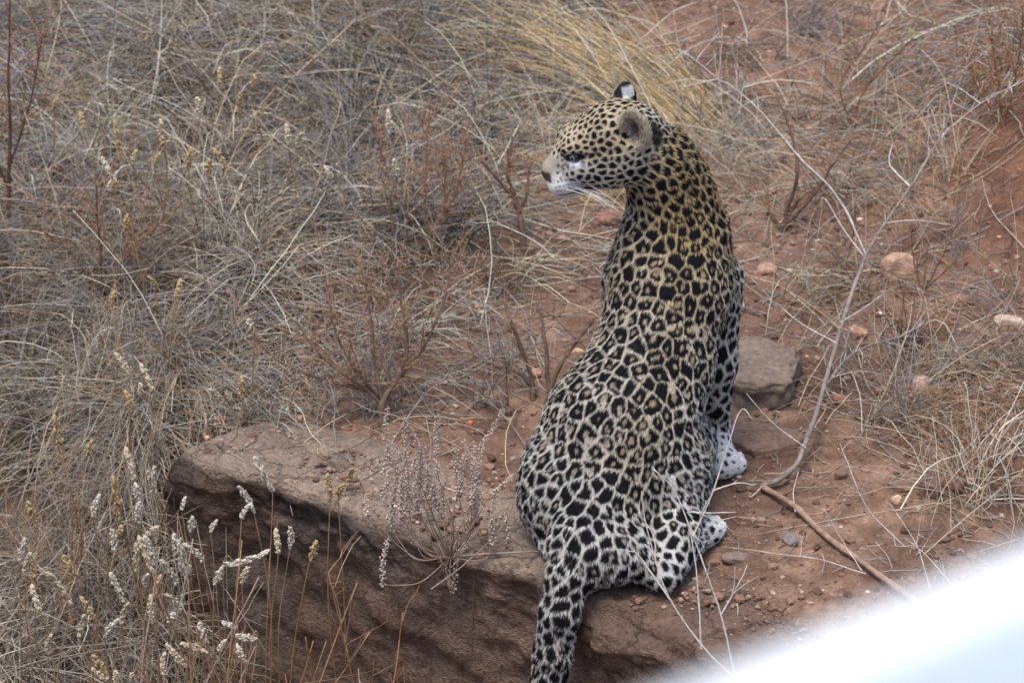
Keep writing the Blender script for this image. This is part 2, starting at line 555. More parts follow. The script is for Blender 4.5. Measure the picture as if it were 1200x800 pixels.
PAL = np.array([srgb(166, 154, 139), srgb(196, 179, 151), srgb(156, 153, 150), srgb(124, 104, 86), srgb(156, 122, 90), srgb(80, 74, 66), srgb(216, 209, 190)])


def pick(n, w, g):
    c = PAL[g.choice(len(PAL), n, p=np.array(w) / sum(w))]
    return c * g.uniform(0.78, 1.18, (n, 1)) * (1 + g.normal(0, 0.03, (n, 3)))


def scatter_ground(n, g, lo=(-1.32, -0.80), hi=(1.38, 2.75), power=1.0):
    """ground points whose chance follows how grassy that spot is"""
    out = np.zeros((0, 2))
    while len(out) < n:
        q = g.uniform(lo, hi, (n * 2, 2))
        z = hz(q[:, 0], q[:, 1])
        px, py = proj(np.column_stack([q, z]))
        s = lip_dist(q[:, 0], q[:, 1])
        d = dens(px, py) ** power
        d = np.where((s < 0.12) & (q[:, 0] > -0.62), 0.10 * (s < 0), d)        # the bare rock, a few stems at its foot
        cl = 0.12 + 1.35 * sstep(-0.22, 0.25, fbm(np.column_stack([q, z]), 5.5, 2, 301))
        d = d * cl
        lx, ly = (q[:, 0] - 0.20) / 0.26, (q[:, 1] + 0.02) / 0.34
        d = np.where(lx * lx + ly * ly < 1, 0, d)                               # not under the leopard
        out = np.vstack([out, q[g.random(len(q)) < d]])
    return out[:n]


def arcs(base, az, el, L, droop, K, g, wob=0.05):
    """curved stems from base points: azimuth, elevation, length, sag"""
    s = np.linspace(0, 1, K)
    d = np.stack([np.cos(el) * np.cos(az), np.cos(el) * np.sin(az), np.sin(el)], axis=1)
    P = base[:, None, :] + d[:, None, :] * (L[:, None] * s)[:, :, None]
    P[..., 2] -= (droop * L)[:, None] * s ** 2
    side = np.stack([-np.sin(az), np.cos(az), np.zeros_like(az)], axis=1)
    bend = g.normal(0, 0.16, len(L))
    P += side[:, None, :] * ((bend * L)[:, None] * s ** 2)[:, :, None]
    w = g.normal(0, 1, (len(L), K, 3)).cumsum(1)
    P += w * (wob * L)[:, None, None] * s[None, :, None] * 0.35
    h = hz(P[..., 0], P[..., 1])
    P[..., 2] = np.maximum(P[..., 2], h + 0.0015 + 0.004 * g.random(P.shape[:2]))
    P[:, 0, 2] = np.minimum(P[:, 0, 2], h[:, 0] - 0.004)
    return P


straw = tint_mat('dry_straw', 0.8, 160, 0.22, 0.2)
gg = np.random.default_rng(11)
# tufts: stems of one tuft lean together
NT = 700
tc_xy = scatter_ground(NT, gg)
per = gg.integers(14, 34, NT)
ti_ = np.repeat(np.arange(NT), per)
n = len(ti_)
bxy = tc_xy[ti_] + gg.normal(0, 0.022, (n, 2))
az0 = gg.uniform(0, 2 * math.pi, NT); az = az0[ti_] + gg.normal(0, 0.95, n)
el = np.clip(gg.normal(0.72, 0.28, NT)[ti_] + gg.normal(0, 0.28, n), 0.08, 1.45)
L = np.clip(gg.normal(0.23, 0.07, NT)[ti_] * gg.uniform(0.5, 1.35, n), 0.06, 0.42)
P1 = arcs(np.column_stack([bxy, hz(bxy[:, 0], bxy[:, 1])]), az, el, L, gg.uniform(0.1, 0.75, n), 7, gg)
C1 = pick(NT, (5, 2.6, 4.0, 2.0, 0.9, 2.0, 0.9), gg)[ti_] * gg.uniform(0.42, 1.34, (n, 1))
R1 = (gg.uniform(0.0006, 0.0013, n) * np.where(gg.random(n) < 0.08, 1.5, 1.0))[:, None] * np.linspace(1, 0.45, 7)[None]
# loose stems lying across each other
n2 = 9000
b2 = scatter_ground(n2, gg)
P2 = arcs(np.column_stack([b2, hz(b2[:, 0], b2[:, 1]) + gg.uniform(0, 0.05, n2) * 0]), gg.uniform(0, 6.283, n2), np.abs(gg.normal(0.18, 0.22, n2)), gg.uniform(0.10, 0.36, n2), gg.uniform(0.0, 0.35, n2), 7, gg, 0.06)
C2 = pick(n2, (4, 2, 4.5, 1.6, 0.8, 1.2, 2.0), gg)
R2 = (gg.uniform(0.0007, 0.0015, n2) * np.where(gg.random(n2) < 0.10, 1.5, 1.0))[:, None] * np.linspace(1, 0.5, 7)[None]
# fewer long pale stems that stand clear of the tangle
n4 = 800
b4 = scatter_ground(n4, gg)
P4 = arcs(np.column_stack([b4, hz(b4[:, 0], b4[:, 1])]), gg.uniform(0, 6.283, n4), np.clip(gg.normal(0.65, 0.35, n4), 0.1, 1.4), gg.uniform(0.22, 0.50, n4), gg.uniform(0.2, 0.8, n4), 7, gg, 0.05)
C4 = pick(n4, (2, 3, 2, 1, 1.2, 0.2, 4), gg) * 1.15
R4 = gg.uniform(0.0011, 0.0019, n4)[:, None] * np.linspace(1, 0.5, 7)[None]
# the slope goes on beyond the frame
q5 = gg.uniform((-2.6, -1.2), (2.6, 4.2), (60000, 2))
out5 = (np.abs(q5[:, 0]) > 1.30) | (q5[:, 1] > 2.70)
z5 = hz(q5[:, 0], q5[:, 1]); px, py = proj(np.column_stack([q5, z5]))
q5 = q5[out5 & (gg.random(len(q5)) < np.clip(dens(px, py), 0.12, 1) * sstep(-0.3, 0.3, fbm(np.column_stack([q5, z5]), 4, 2, 341)))][:9000]
n5 = len(q5)
P5 = arcs(np.column_stack([q5, hz(q5[:, 0], q5[:, 1])]), gg.uniform(0, 6.283, n5), np.clip(gg.normal(0.55, 0.35, n5), 0.05, 1.4), gg.uniform(0.12, 0.38, n5), gg.uniform(0.1, 0.7, n5), 7, gg)
C5 = pick(n5, (5, 2.6, 4.0, 2.0, 0.9, 2.0, 0.9), gg)
R5 = gg.uniform(0.0009, 0.0018, n5)[:, None] * np.linspace(1, 0.5, 7)[None]
P4 = np.concatenate([P4, P5]); C4 = np.concatenate([C4, C5]); R4 = np.concatenate([R4, R5])
grass = tubes('dry_grass', np.concatenate([P1, P2, P4]), np.concatenate([R1, R2, R4]), straw, np.concatenate([C1, C2, C4]), 3)
tag(grass, 'tangled grey and tan dry grass covering the slope behind the leopard', 'dry grass', kind='stuff')

# litter: short bits of straw and twig flat on the soil
n3 = 15000
qq = gg.uniform((-1.3, -0.35), (1.38, 2.7), (n3 * 3, 2))
zz = hz(qq[:, 0], qq[:, 1]); px, py = proj(np.column_stack([qq, zz])); ss = lip_dist(qq[:, 0], qq[:, 1])
patch = sstep(-0.15, 0.35, fbm(np.column_stack([qq, zz]), 4.0, 3, 311))
pl = np.clip(dens(px, py) * 0.9 + 0.02 + 0.16 * patch, 0, 1) * np.where(ss > 0.02, 1, 0.0)
pl = np.where(((qq[:, 0] - 0.20) / 0.24) ** 2 + ((qq[:, 1] + 0.05) / 0.30) ** 2 < 1, 0.02, pl)
qq = qq[gg.random(len(qq)) < pl][:n3]
n3 = len(qq)
L3 = gg.uniform(0.015, 0.085, n3)
a3 = gg.uniform(0, 6.283, n3)
K3 = 4
s3 = np.linspace(-0.5, 0.5, K3)
P3 = np.zeros((n3, K3, 3))
P3[..., 0] = qq[:, 0:1] + np.cos(a3)[:, None] * L3[:, None] * s3
P3[..., 1] = qq[:, 1:2] + np.sin(a3)[:, None] * L3[:, None] * s3
P3[..., :2] += gg.normal(0, 0.05, (n3, K3, 2)) * L3[:, None, None]
P3[..., 2] = top_z(P3[..., 0], P3[..., 1]) + 0.0012 + gg.uniform(0, 0.006, (n3, 1)) + gg.normal(0, 0.03, (n3, K3)) * L3[:, None]
P3[..., 2] = np.maximum(P3[..., 2], hz(P3[..., 0], P3[..., 1]) + 0.0006)
litter = tubes('straw_litter', P3, gg.uniform(0.0005, 0.0012, n3)[:, None] * np.ones((1, K3)), straw, pick(n3, (4, 2, 4, 3, 1.2, 2.2, 0.6), gg), 3)
tag(litter, 'short bits of dry straw and twig scattered over the red soil', 'litter', kind='stuff')

# gravel and crumbs of soil
def rock_arrays(seed, sub=1):
    bm = bmesh.new(); bmesh.ops.create_icosphere(bm, subdivisions=sub, radius=1.0)
    V = np.array([v.co[:] for v in bm.verts]); F = np.array([[v.index for v in f.verts] for f in bm.faces]); bm.free()
    g = np.random.default_rng(seed)
    V = V * (1 + 0.22 * fbm(V, 1.3, 2, seed)[:, None] + g.normal(0, 0.05, (len(V), 1)))
    return V, F


def pebbles(name, n, smin, smax, pal, seed, mat, region, label, power=2.2):
    g = np.random.default_rng(seed)
    VV, FF, CC = [], [], []
    protos = [rock_arrays(seed + i, 1) for i in range(6)]
    k = 0; off = 0
    pts = region(n, g)
    sz = smin * (smax / smin) ** (g.random(len(pts)) ** power)
    zz_ = top_z(pts[:, 0], pts[:, 1])
    for i in range(len(pts)):
        V, F = protos[i % 6]
        a = g.uniform(0, 6.283); ca, sa = math.cos(a), math.sin(a)
        sc = sz[i] * g.uniform(0.7, 1.3, 3) * np.array((1, 1, 0.7))
        W = V * sc
        W = np.column_stack([W[:, 0] * ca - W[:, 1] * sa, W[:, 0] * sa + W[:, 1] * ca, W[:, 2]])
        VV.append(W + (pts[i, 0], pts[i, 1], zz_[i] + sz[i] * 0.15)); FF.append(F + off); off += len(V)
        CC.append(np.repeat((pal[g.integers(len(pal))] * g.uniform(0.75, 1.2))[None], len(V), axis=0))
    o_ = mesh_np(name, np.concatenate(VV), np.concatenate(FF), mat, np.concatenate(CC), False)
    tag(o_, label, name.replace('_', ' '), kind='stuff')
    return o_


def bare(n, g):
    q = g.uniform((-0.9, -0.40), (1.38, 2.6), (n * 6, 2))
    z = hz(q[:, 0], q[:, 1]); px, py = proj(np.column_stack([q, z])); s = lip_dist(q[:, 0], q[:, 1])
    p = np.clip(1.0 - dens(px, py) * 1.1, 0.06, 1) * np.where(s > 0.015, 1, 0.0) * (0.35 + sstep(-0.2, 0.3, fbm(np.column_stack([q, z]), 4.5, 2, 321)))
    p = np.where(((q[:, 0] - 0.20) / 0.24) ** 2 + ((q[:, 1] + 0.05) / 0.30) ** 2 < 1, 0, p)
    return q[g.random(len(q)) < p][:n]


stone_mat = tint_mat('stone', 0.92, 90, 0.3, 0.2, 0.6)
pebbles('soil_crumbs', 11000, 0.0014, 0.0115, np.array([srgb(122, 92, 78), srgb(138, 106, 90), srgb(104, 80, 70), srgb(150, 122, 106)]), 401, stone_mat, bare, 'loose crumbs of red brown soil lying on the bare ground', 3.0)
def on_ledge(n, g):
    q = g.uniform((-0.66, -0.75), (0.75, 0.30), (n * 14, 2))
    s = lip_dist(q[:, 0], q[:, 1])
    p = sstep(0.008, 0.03, s) * (s < 0.36) * (0.25 + 0.75 * sstep(-0.2, 0.3, fbm(np.column_stack([q, s * 0]), 9, 2, 331)))
    p = np.where(((q[:, 0] - 0.20) / 0.22) ** 2 + ((q[:, 1] + 0.08) / 0.28) ** 2 < 1, 0, p)
    return q[g.random(len(q)) < p][:n]


pebbles('ledge_grit', 3200, 0.0010, 0.0065, np.array([srgb(150, 126, 108), srgb(132, 104, 88), srgb(168, 146, 128), srgb(116, 94, 82)]), 403, stone_mat, on_ledge, 'fine grit and chips lying on top of the rock ledge', 4.0)
pebbles('gravel', 600, 0.0022, 0.008, np.array([srgb(196, 160, 138), srgb(184, 140, 112), srgb(170, 160, 152), srgb(205, 188, 170)]), 402, stone_mat, bare, 'small pale and pinkish pebbles scattered on the bare soil', 2.5)
# ------------------------------------------------------------------ leopard
PR = []


def rcone(a, ra, b, rb, k=0.04, region='torso', flow=None, op=1):
    a = np.asarray(a, float); b = np.asarray(b, float)
    if flow is None:
        flow = b - a
    PR.append(dict(t='c', a=a, b=b, ra=ra, rb=rb, k=k, reg=region, flow=np.asarray(flow, float) / (np.linalg.norm(flow) + 1e-9), op=op,
                   lo=np.minimum(a - ra, b - rb), hi=np.maximum(a + ra, b + rb)))


def ell(c, r, k=0.04, region='torso', flow=(0, 0, -1), rot=None, op=1):
    c = np.asarray(c, float); r = np.asarray(r, float)
    rot = np.eye(3) if rot is None else np.asarray(rot, float)      # columns = local axes in world
    ext = np.sqrt(((rot * r[None, :]) ** 2).sum(axis=1))
    PR.append(dict(t='e', c=c, r=r, k=k, reg=region, flow=np.asarray(flow, float) / np.linalg.norm(flow), rot=rot, op=op, lo=c - ext, hi=c + ext))


def sdf_one(pr, P):
    if pr['t'] == 'c':
        ba = pr['b'] - pr['a']
        l2 = ba @ ba
        h = np.clip((P - pr['a']) @ ba / l2, 0, 1)
        q = P - pr['a'] - h[..., None] * ba
        return np.sqrt((q * q).sum(-1)) - (pr['ra'] + (pr['rb'] - pr['ra']) * h)
    q = (P - pr['c']) @ pr['rot']
    k0 = np.sqrt(((q / pr['r']) ** 2).sum(-1))
    k1 = np.sqrt(((q / pr['r'] ** 2) ** 2).sum(-1)) + 1e-9
    return k0 * (k0 - 1) / k1


# torso, from the neck down the back to the rump
rump = D(712, 572, -0.165)
loin = D(727, 505, -0.10)
mid = D(763, 430, -0.01)
chest = D(786, 335, 0.085)
withers = D(803, 268, 0.12)
rcone(chest, 0.110, mid, 0.108, 0.06, 'back')
rcone(mid, 0.108, loin, 0.135, 0.06, 'back')
rcone(loin, 0.135, rump, 0.128, 0.06, 'back')
rcone(withers, 0.066, chest, 0.105, 0.05, 'shoulder')
ell(D(790, 330, 0.17), (0.085, 0.10, 0.14), 0.06, 'belly')                  # brisket, away from the camera
ell(D(764, 440, 0.08), (0.092, 0.10, 0.14), 0.06, 'belly')
# shoulder blades
ell(D(746, 322, 0.088), (0.047, 0.055, 0.100), 0.018, 'shoulder', (-0.2, 0.1, -1))
ell(D(838, 318, 0.105), (0.032, 0.055, 0.10), 0.020, 'shoulder', (0.2, 0.1, -1))
ell(D(684, 512, -0.08), (0.050, 0.08, 0.09), 0.06, 'back', (-0.2, -0.3, -1))
# fore legs
rsh, rel, rwr = D(836, 330, 0.15), D(836, 425, 0.115), D(838, 505, 0.15)
rcone(rsh, 0.058, rel, 0.043, 0.04, 'leg')
rcone(rel, 0.041, rwr, 0.026, 0.025, 'leg')
rpaw = G(842, 542, 0.03)
rcone(rwr, 0.027, rpaw + (0, 0, 0.002), 0.028, 0.02, 'foot')
lsh, lel, lwr = D(742, 330, 0.15), D(735, 425, 0.13), D(732, 505, 0.16)
rcone(lsh, 0.058, lel, 0.043, 0.04, 'leg')
rcone(lel, 0.041, lwr, 0.026, 0.025, 'leg')
lpaw = G(728, 540, 0.03)
rcone(lwr, 0.027, lpaw, 0.028, 0.02, 'foot')


def paw(c, ang, s=1.0, reg='foot'):
    f = np.array((math.sin(ang), math.cos(ang), 0)); r = np.array((math.cos(ang), -math.sin(ang), 0))
    rot = np.stack([r, f, (0, 0, 1)], axis=1)
    ell(c + f * 0.012 * s - (0, 0, 0.004), np.array((0.036, 0.04, 0.026)) * s, 0.02, reg, f, rot)
    for q, (dx, dy) in enumerate(((-0.026, 0.038), (-0.0095, 0.052), (0.0095, 0.051), (0.026, 0.036))):
        tc_ = c + (r * dx + f * dy) * s
        tc_[2] = 0.0155 * s
        ell(tc_, np.array((0.0100, 0.020, 0.0165)) * s, 0.003, 'toe', f, rot)


paw(rpaw, math.radians(38), 1.0)
paw(lpaw, math.radians(5), 1.0)
# hind legs
rhip, rknee = D(770, 560, -0.13), D(800, 520, 0.02)
rcone(rhip, 0.105, rknee, 0.060, 0.05, 'haunch', (0.35, 0.2, -1))
ell(D(784, 558, -0.115), (0.070, 0.13, 0.118), 0.022, 'haunch', (0.3, 0.2, -1))
rheel = G(779, 674, 0.034)
rtoe = G(822, 622, 0.026)
rcone(rknee, 0.058, G(792, 628, 0.07), 0.040, 0.03, 'haunch', (0.3, -0.2, -0.9))
rcone(G(792, 628, 0.07), 0.038, rheel, 0.026, 0.02, 'leg')
rcone(rheel, 0.027, rtoe, 0.028, 0.018, 'heel')
paw(rtoe, math.atan2(rtoe[0] - rheel[0], rtoe[1] - rheel[1]), 1.0)
lhip, lknee = D(668, 575, -0.16), D(650, 545, 0.0)
rcone(lhip, 0.100, lknee, 0.060, 0.07, 'haunch', (-0.3, 0.0, -1))
ell(D(655, 572, -0.14), (0.068, 0.13, 0.118), 0.028, 'haunch', (-0.3, 0, -1))
lheel = G(655, 640, 0.036)
ltoe = G(632, 590, 0.026)
rcone(lknee, 0.058, lheel, 0.030, 0.03, 'leg')
rcone(lheel, 0.027, ltoe, 0.028, 0.018, 'foot')
paw(ltoe, math.radians(-15), 1.0)
ell(G(712, 645, 0.07), (0.080, 0.075, 0.062), 0.06, 'rumpunder', (0, -0.3, -1))
# tail hanging over the lip of the ledge
tailp = [D(700, 585, -0.25), D(682, 634, -0.325), D(666, 676, -0.378), D(656, 718, -0.412), D(648, 765, -0.42), D(641, 815, -0.425), D(634, 880, -0.43), D(634, 950, -0.45)]
tailr = [0.058, 0.046, 0.039, 0.0355, 0.0335, 0.032, 0.031, 0.028]
for i in range(len(tailp) - 1):
    rcone(tailp[i], tailr[i], tailp[i + 1], tailr[i + 1], 0.05 if i < 2 else 0.012, 'tail')
# neck
nk = [D(801, 264, 0.12), D(793, 222, 0.125), D(772, 190, 0.12), D(742, 176, 0.11)]
rcone(nk[1], 0.063, nk[0], 0.077, 0.045, 'neck')
rcone(nk[2], 0.059, nk[1], 0.063, 0.04, 'neck')
rcone(nk[3], 0.058, nk[2], 0.064, 0.04, 'neck')
rcone(D(774, 212, 0.13), 0.046, D(770, 292, 0.14), 0.072, 0.05, 'throat')   # throat down to the brisket
# head frame: f forward, s leopard's left (towards the camera), u up
HC = D(712, 169, 0.105)
HS = 1.12
_f = np.array((-0.975, -0.14, -0.20)); _f /= np.linalg.norm(_f)
_s = np.cross((0.03, -0.04, 1.0), _f); _s /= np.linalg.norm(_s)
_u = np.cross(_f, _s)
HR = np.stack([_f, _s, _u], axis=1)


def hl(f, s, u):
    return HC + HR @ (np.array((f, s, u)) * HS)


def hell(c, r, k, reg='head', op=1, flow=(-1, 0, 0)):
    ell(hl(*c), np.asarray(r) * HS, k, reg, HR @ np.array(flow, float), HR, op)


hell((-0.022, 0, 0.010), (0.078, 0.062, 0.059), 0.03)
rcone(hl(0.044, 0, 0.002), 0.041 * HS, hl(0.0, 0, 0.012), 0.055 * HS, 0.03, 'head')
rcone(hl(0.098, 0, -0.022), 0.0225 * HS, hl(0.044, 0, 0.011), 0.032 * HS, 0.026, 'bridge')
for sgn in (1, -1):
    hell((0.086, 0.015 * sgn, -0.044), (0.031, 0.021, 0.0205), 0.016, 'muzzle')
    hell((0.002, 0.040 * sgn, -0.026), (0.045, 0.026, 0.036), 0.03, 'head')
    hell((0.052, 0.030 * sgn, -0.022), (0.028, 0.020, 0.022), 0.02, 'head')
    hell((0.058, 0.028 * sgn, 0.026), (0.022, 0.012, 0.010), 0.018, 'head')
hell((0.1080, 0, -0.0255), (0.0125, 0.0135, 0.0095), 0.008, 'nose')
rcone(hl(0.090, 0, -0.0665), 0.0145 * HS, hl(0.02, 0, -0.045), 0.034 * HS, 0.02, 'chin')
for sgn in (1, -1):
    hell((0.063, 0.044 * sgn, 0.011), (0.0135, 0.009, 0.008), 0.010, 'eye', -1)
# ears: a thick rounded cup with a hollow scooped from its front
EARS = []
for sgn in (1, -1):
    ec = np.array((-0.046, 0.051 * sgn, 0.042 if sgn > 0 else 0.047))
    ef = np.array((0.64, 0.76, 0.02)) if sgn > 0 else np.array((0.35, -0.93, 0.05))
    ef /= np.linalg.norm(ef)
    eu = np.array((-0.18, 0.12 * sgn, 1.0)); eu -= ef * (eu @ ef); eu /= np.linalg.norm(eu)
    er = np.cross(eu, ef)
    rot = HR @ np.stack([er, ef, eu], axis=1)
    c = hl(*ec)
    EARS.append((c, rot))
    ell(c, (0.033, 0.0165, 0.039) if sgn > 0 else (0.027, 0.014, 0.040), 0.014, 'ear', rot[:, 2], rot)
    ell(c + rot[:, 1] * 0.014 + rot[:, 2] * 0.004, (0.0255, 0.019, 0.031) if sgn > 0 else (0.019, 0.016, 0.030), 0.006, 'ear', rot[:, 2], rot, -1)


def field(P, prims=None):
    d = np.full(P.shape[:-1], 0.2)
    for pr in (prims or PR):
        q = sdf_one(pr, P)
        if pr['op'] < 0:
            h = np.clip(pr['k'] - np.abs(d + q), 0, None) / pr['k']
            d = np.maximum(d, -q) + h * h * pr['k'] * 0.25
        else:
            h = np.clip(pr['k'] - np.abs(d - q), 0, None) / pr['k']
            d = np.minimum(d, q) - h * h * pr['k'] * 0.25
    return d


def surface(step):
    lo = np.min([p['lo'] for p in PR if p['op'] > 0], axis=0) - 0.03
    hi = np.max([p['hi'] for p in PR if p['op'] > 0], axis=0) + 0.03
    n = np.ceil((hi - lo) / step).astype(int) + 1
    ax = [(lo[i] + step * np.arange(n[i])).astype(np.float32) for i in range(3)]
    Fd = np.full(n, 0.2, dtype=np.float32)
    for pr in PR:
        m = pr['k'] + 3 * step
        i0 = np.clip(((pr['lo'] - m - lo) / step).astype(int), 0, n - 1)
        i1 = np.clip(((pr['hi'] + m - lo) / step).astype(int) + 2, 1, n)
        sl = tuple(slice(a, b) for a, b in zip(i0, i1))
        X = np.stack(np.meshgrid(*[ax[i][sl[i]] for i in range(3)], indexing='ij'), axis=-1)
        q = sdf_one(pr, X)
        d = Fd[sl]
        if pr['op'] < 0:
            h = np.clip(pr['k'] - np.abs(d + q), 0, None) / pr['k']
            Fd[sl] = np.maximum(d, -q) + h * h * pr['k'] * 0.25
        else:
            h = np.clip(pr['k'] - np.abs(d - q), 0, None) / pr['k']
            Fd[sl] = np.minimum(d, q) - h * h * pr['k'] * 0.25
    # surface nets
    ins = Fd < 0
    c = [ins[a:n[0] - 1 + a, b:n[1] - 1 + b, e:n[2] - 1 + e] for a in (0, 1) for b in (0, 1) for e in (0, 1)]
    cnt = sum(x.astype(np.int8) for x in c)
    act = (cnt > 0) & (cnt < 8)
    cid = np.full(act.shape, -1, dtype=np.int64)
    ci = np.argwhere(act)
    cid[act] = np.arange(len(ci))
    acc = np.zeros((len(ci), 3)); w = np.zeros(len(ci))
    corners = [np.array((a, b, e)) for a in (0, 1) for b in (0, 1) for e in (0, 1)]
    for A in corners:
        for k in range(3):
            if A[k]: continue
            B = A.copy(); B[k] = 1
            fa = Fd[tuple((ci + A).T)]; fb = Fd[tuple((ci + B).T)]
            cr = (fa < 0) != (fb < 0)
            t = np.where(cr, fa / np.where(cr, fa - fb, 1), 0)
            pt = ci + A + t[:, None] * (B - A)
            acc[cr] += pt[cr]; w[cr] += 1
    V = lo + step * acc / w[:, None]
    quads = []
    for k in range(3):
        u, v = (k + 1) % 3, (k + 2) % 3
        sA = [slice(0, n[i]) for i in range(3)]; sB = list(sA)
        sA[k] = slice(0, n[k] - 1); sB[k] = slice(1, n[k])
        ch = ins[tuple(sA)] != ins[tuple(sB)]
        e = np.argwhere(ch)
        e = e[(e[:, u] > 0) & (e[:, v] > 0) & (e[:, u] < n[u] - 1) & (e[:, v] < n[v] - 1)]
        flip = ins[tuple(e.T)]
        def cell(du, dv):
            q = e.copy(); q[:, u] -= du; q[:, v] -= dv
            return cid[tuple(q.T)]
        Q = np.stack([cell(1, 1), cell(0, 1), cell(0, 0), cell(1, 0)], axis=1)
        Q[~flip] = Q[~flip][:, ::-1]
        quads.append(Q)
    return V, np.concatenate(quads)


def subdivide(V, Q):
    """split every quad in four (linear)"""
    E = np.concatenate([Q[:, [0, 1]], Q[:, [1, 2]], Q[:, [2, 3]], Q[:, [3, 0]]])
    Es = np.sort(E, axis=1)
    key = Es[:, 0] * (len(V) + 1) + Es[:, 1]
    uq, first, inv = np.unique(key, return_index=True, return_inverse=True)
    em = V[Es[first]].mean(axis=1)
    fm = V[Q].mean(axis=1)
    nV, nE = len(V), len(uq)
    inv = inv.reshape(4, -1)
    ei = [nV + inv[i] for i in range(4)]
    fi = nV + nE + np.arange(len(Q))
    NQ = np.concatenate([np.stack([Q[:, i], ei[i], fi, ei[i - 1]], axis=1) for i in range(4)])
    return np.concatenate([V, em, fm]), NQ


def local_field(V):
    """field at scattered points, only the primitives near each point"""
    d = np.full(len(V), 0.2)
    for pr in PR:
        m = pr['k'] + 0.012
        s = np.all((V > pr['lo'] - m) & (V < pr['hi'] + m), axis=1)
        if not s.any(): continue
        q = sdf_one(pr, V[s]); e = d[s]
        if pr['op'] < 0:
            h = np.clip(pr['k'] - np.abs(e + q), 0, None) / pr['k']
            d[s] = np.maximum(e, -q) + h * h * pr['k'] * 0.25
        else:
            h = np.clip(pr['k'] - np.abs(e - q), 0, None) / pr['k']
            d[s] = np.minimum(e, q) - h * h * pr['k'] * 0.25
    return d


LV, LQ = surface(0.0045)
LV, LQ = subdivide(LV, LQ)
def vert_normals(V, Q):
    fn = np.cross(V[Q[:, 2]] - V[Q[:, 0]], V[Q[:, 3]] - V[Q[:, 1]])
    N = np.stack([np.bincount(Q.ravel(), np.repeat(fn[:, i], 4), len(V)) for i in range(3)], axis=1)
    return N / (np.linalg.norm(N, axis=1, keepdims=True) + 1e-12)


LN = vert_normals(LV, LQ)
LV = LV - LN * np.clip(local_field(LV), -0.003, 0.003)[:, None]
LN = vert_normals(LV, LQ)
# ground contact: nothing of the body below the ledge except the tail
body_low = (LV[:, 2] < 0.002) & (LV[:, 1] > -0.325)
LV[body_low, 2] = 0.002

# --- per-vertex region values
REG = {  # spacing, rosette, gap half width (m), spot radius/spacing, tan, hair length
    'back': (0.0312, 0.92, 0.0017, 0.80, 0.34, 0.009), 'shoulder': (0.0255, 0.60, 0.0017, 0.79, 0.85, 0.009),
    'haunch': (0.0298, 0.85, 0.0020, 0.78, -0.04, 0.009), 'rumpunder': (0.028, 0.7, 0.0021, 0.77, 0.0, 0.011),
    'belly': (0.036, 0.1, 0.005, 0.60, 0.10, 0.014), 'leg': (0.029, 0.02, 0.0027, 0.76, 0.0, 0.008),
    'foot': (0.0180, 0.0, 0.0040, 0.46, -0.12, 0.006), 'heel': (0.024, 0.0, 0.0030, 0.64, 0.06, 0.007), 'toe': (0.02, 0.0, 0.009, 0.12, -0.2, 0.004),
    'tail': (0.028, 0.35, 0.0018, 0.80, 0.10, 0.011), 'neck': (0.0208, 0.22, 0.0017, 0.78, 0.95, 0.009),
    'throat': (0.0205, 0.1, 0.0018, 0.78, 0.20, 0.010), 'head': (0.0140, 0.0, 0.0014, 0.62, 0.34, 0.0045),
    'bridge': (0.010, 0.0, 0.004, 0.25, 0.5, 0.0025), 'muzzle': (0.011, 0.0, 0.004, 0.3, -0.2, 0.003),
    'nose': (0.011, 0, 0.004, 0.1, 0, 0.0), 'chin': (0.0165, 0.0, 0.004, 0.34, -0.1, 0.006),
    'eye': (0.0155, 0, 0.0036, 0.36, 0, 0.001), 'ear': (0.02, 0, 0.006, 0.2, 0.2, 0.005)}
acc = np.zeros((len(LV), 6)); wsum = np.zeros(len(LV)); FL = np.zeros((len(LV), 3))
tac = np.zeros(len(LV)); tws = np.zeros(len(LV))
best = np.full(len(LV), 9.0); rid = np.zeros(len(LV), dtype=int)
regs = list(REG)
for pr in PR:
    if pr['op'] < 0: continue
    d = sdf_one(pr, LV)
    w = np.exp(-np.clip(d, -0.002, 0.3) / 0.010)
    acc += w[:, None] * np.array(REG[pr['reg']]); wsum += w
    w3 = np.exp(-np.clip(d, -0.002, 0.3) / 0.028); tac += w3 * REG[pr['reg']][4]; tws += w3
    FL += w[:, None] * pr['flow']
    m = d < best
    best[m] = d[m]; rid[m] = regs.index(pr['reg'])
acc /= wsum[:, None]
SP, ROS, GAP, SRAD, TAN, HLEN = acc.T
TAN = 0.3 * TAN + 0.7 * tac / tws
FL -= LN * (FL * LN).sum(1)[:, None]
FL /= np.linalg.norm(FL, axis=1, keepdims=True) + 1e-9

# --- rosette seeds by dart throwing
cand = rng.permutation(len(LV))[:45000]
cell_h = {}
seeds = []
sx = []
CS = 0.05
for v in cand:
    p = LV[v]; r = SP[v] * 0.80
    key = tuple((p // CS).astype(int))
    ok = True
    for ax_ in (-1, 0, 1):
        for by_ in (-1, 0, 1):
            for cz_ in (-1, 0, 1):
                for q in cell_h.get((key[0] + ax_, key[1] + by_, key[2] + cz_), ()):
                    dd = p - LV[q]
                    if dd @ dd < (0.5 * (r + SP[q] * 0.80)) ** 2:
                        ok = False; break
                if not ok: break
            if not ok: break
        if not ok: break
    if ok:
        cell_h.setdefault(key, []).append(v); seeds.append(v)
seeds = np.array(seeds)
SPs = SP[seeds] * rng.uniform(0.80, 1.16, len(seeds))
kd = kdtree.KDTree(len(seeds))
for i, v in enumerate(seeds):
    kd.insert(LV[v], i)
kd.balance()
warp = np.stack([fbm(LV, 48, 2, 3 + i) for i in range(3)], axis=1) * (0.17 * SP)[:, None]
WP = LV + warp
NN = np.empty((len(LV), 6), dtype=int)
for i, p in enumerate(WP):
    NN[i] = [q[1] for q in kd.find_n(p, 6)]
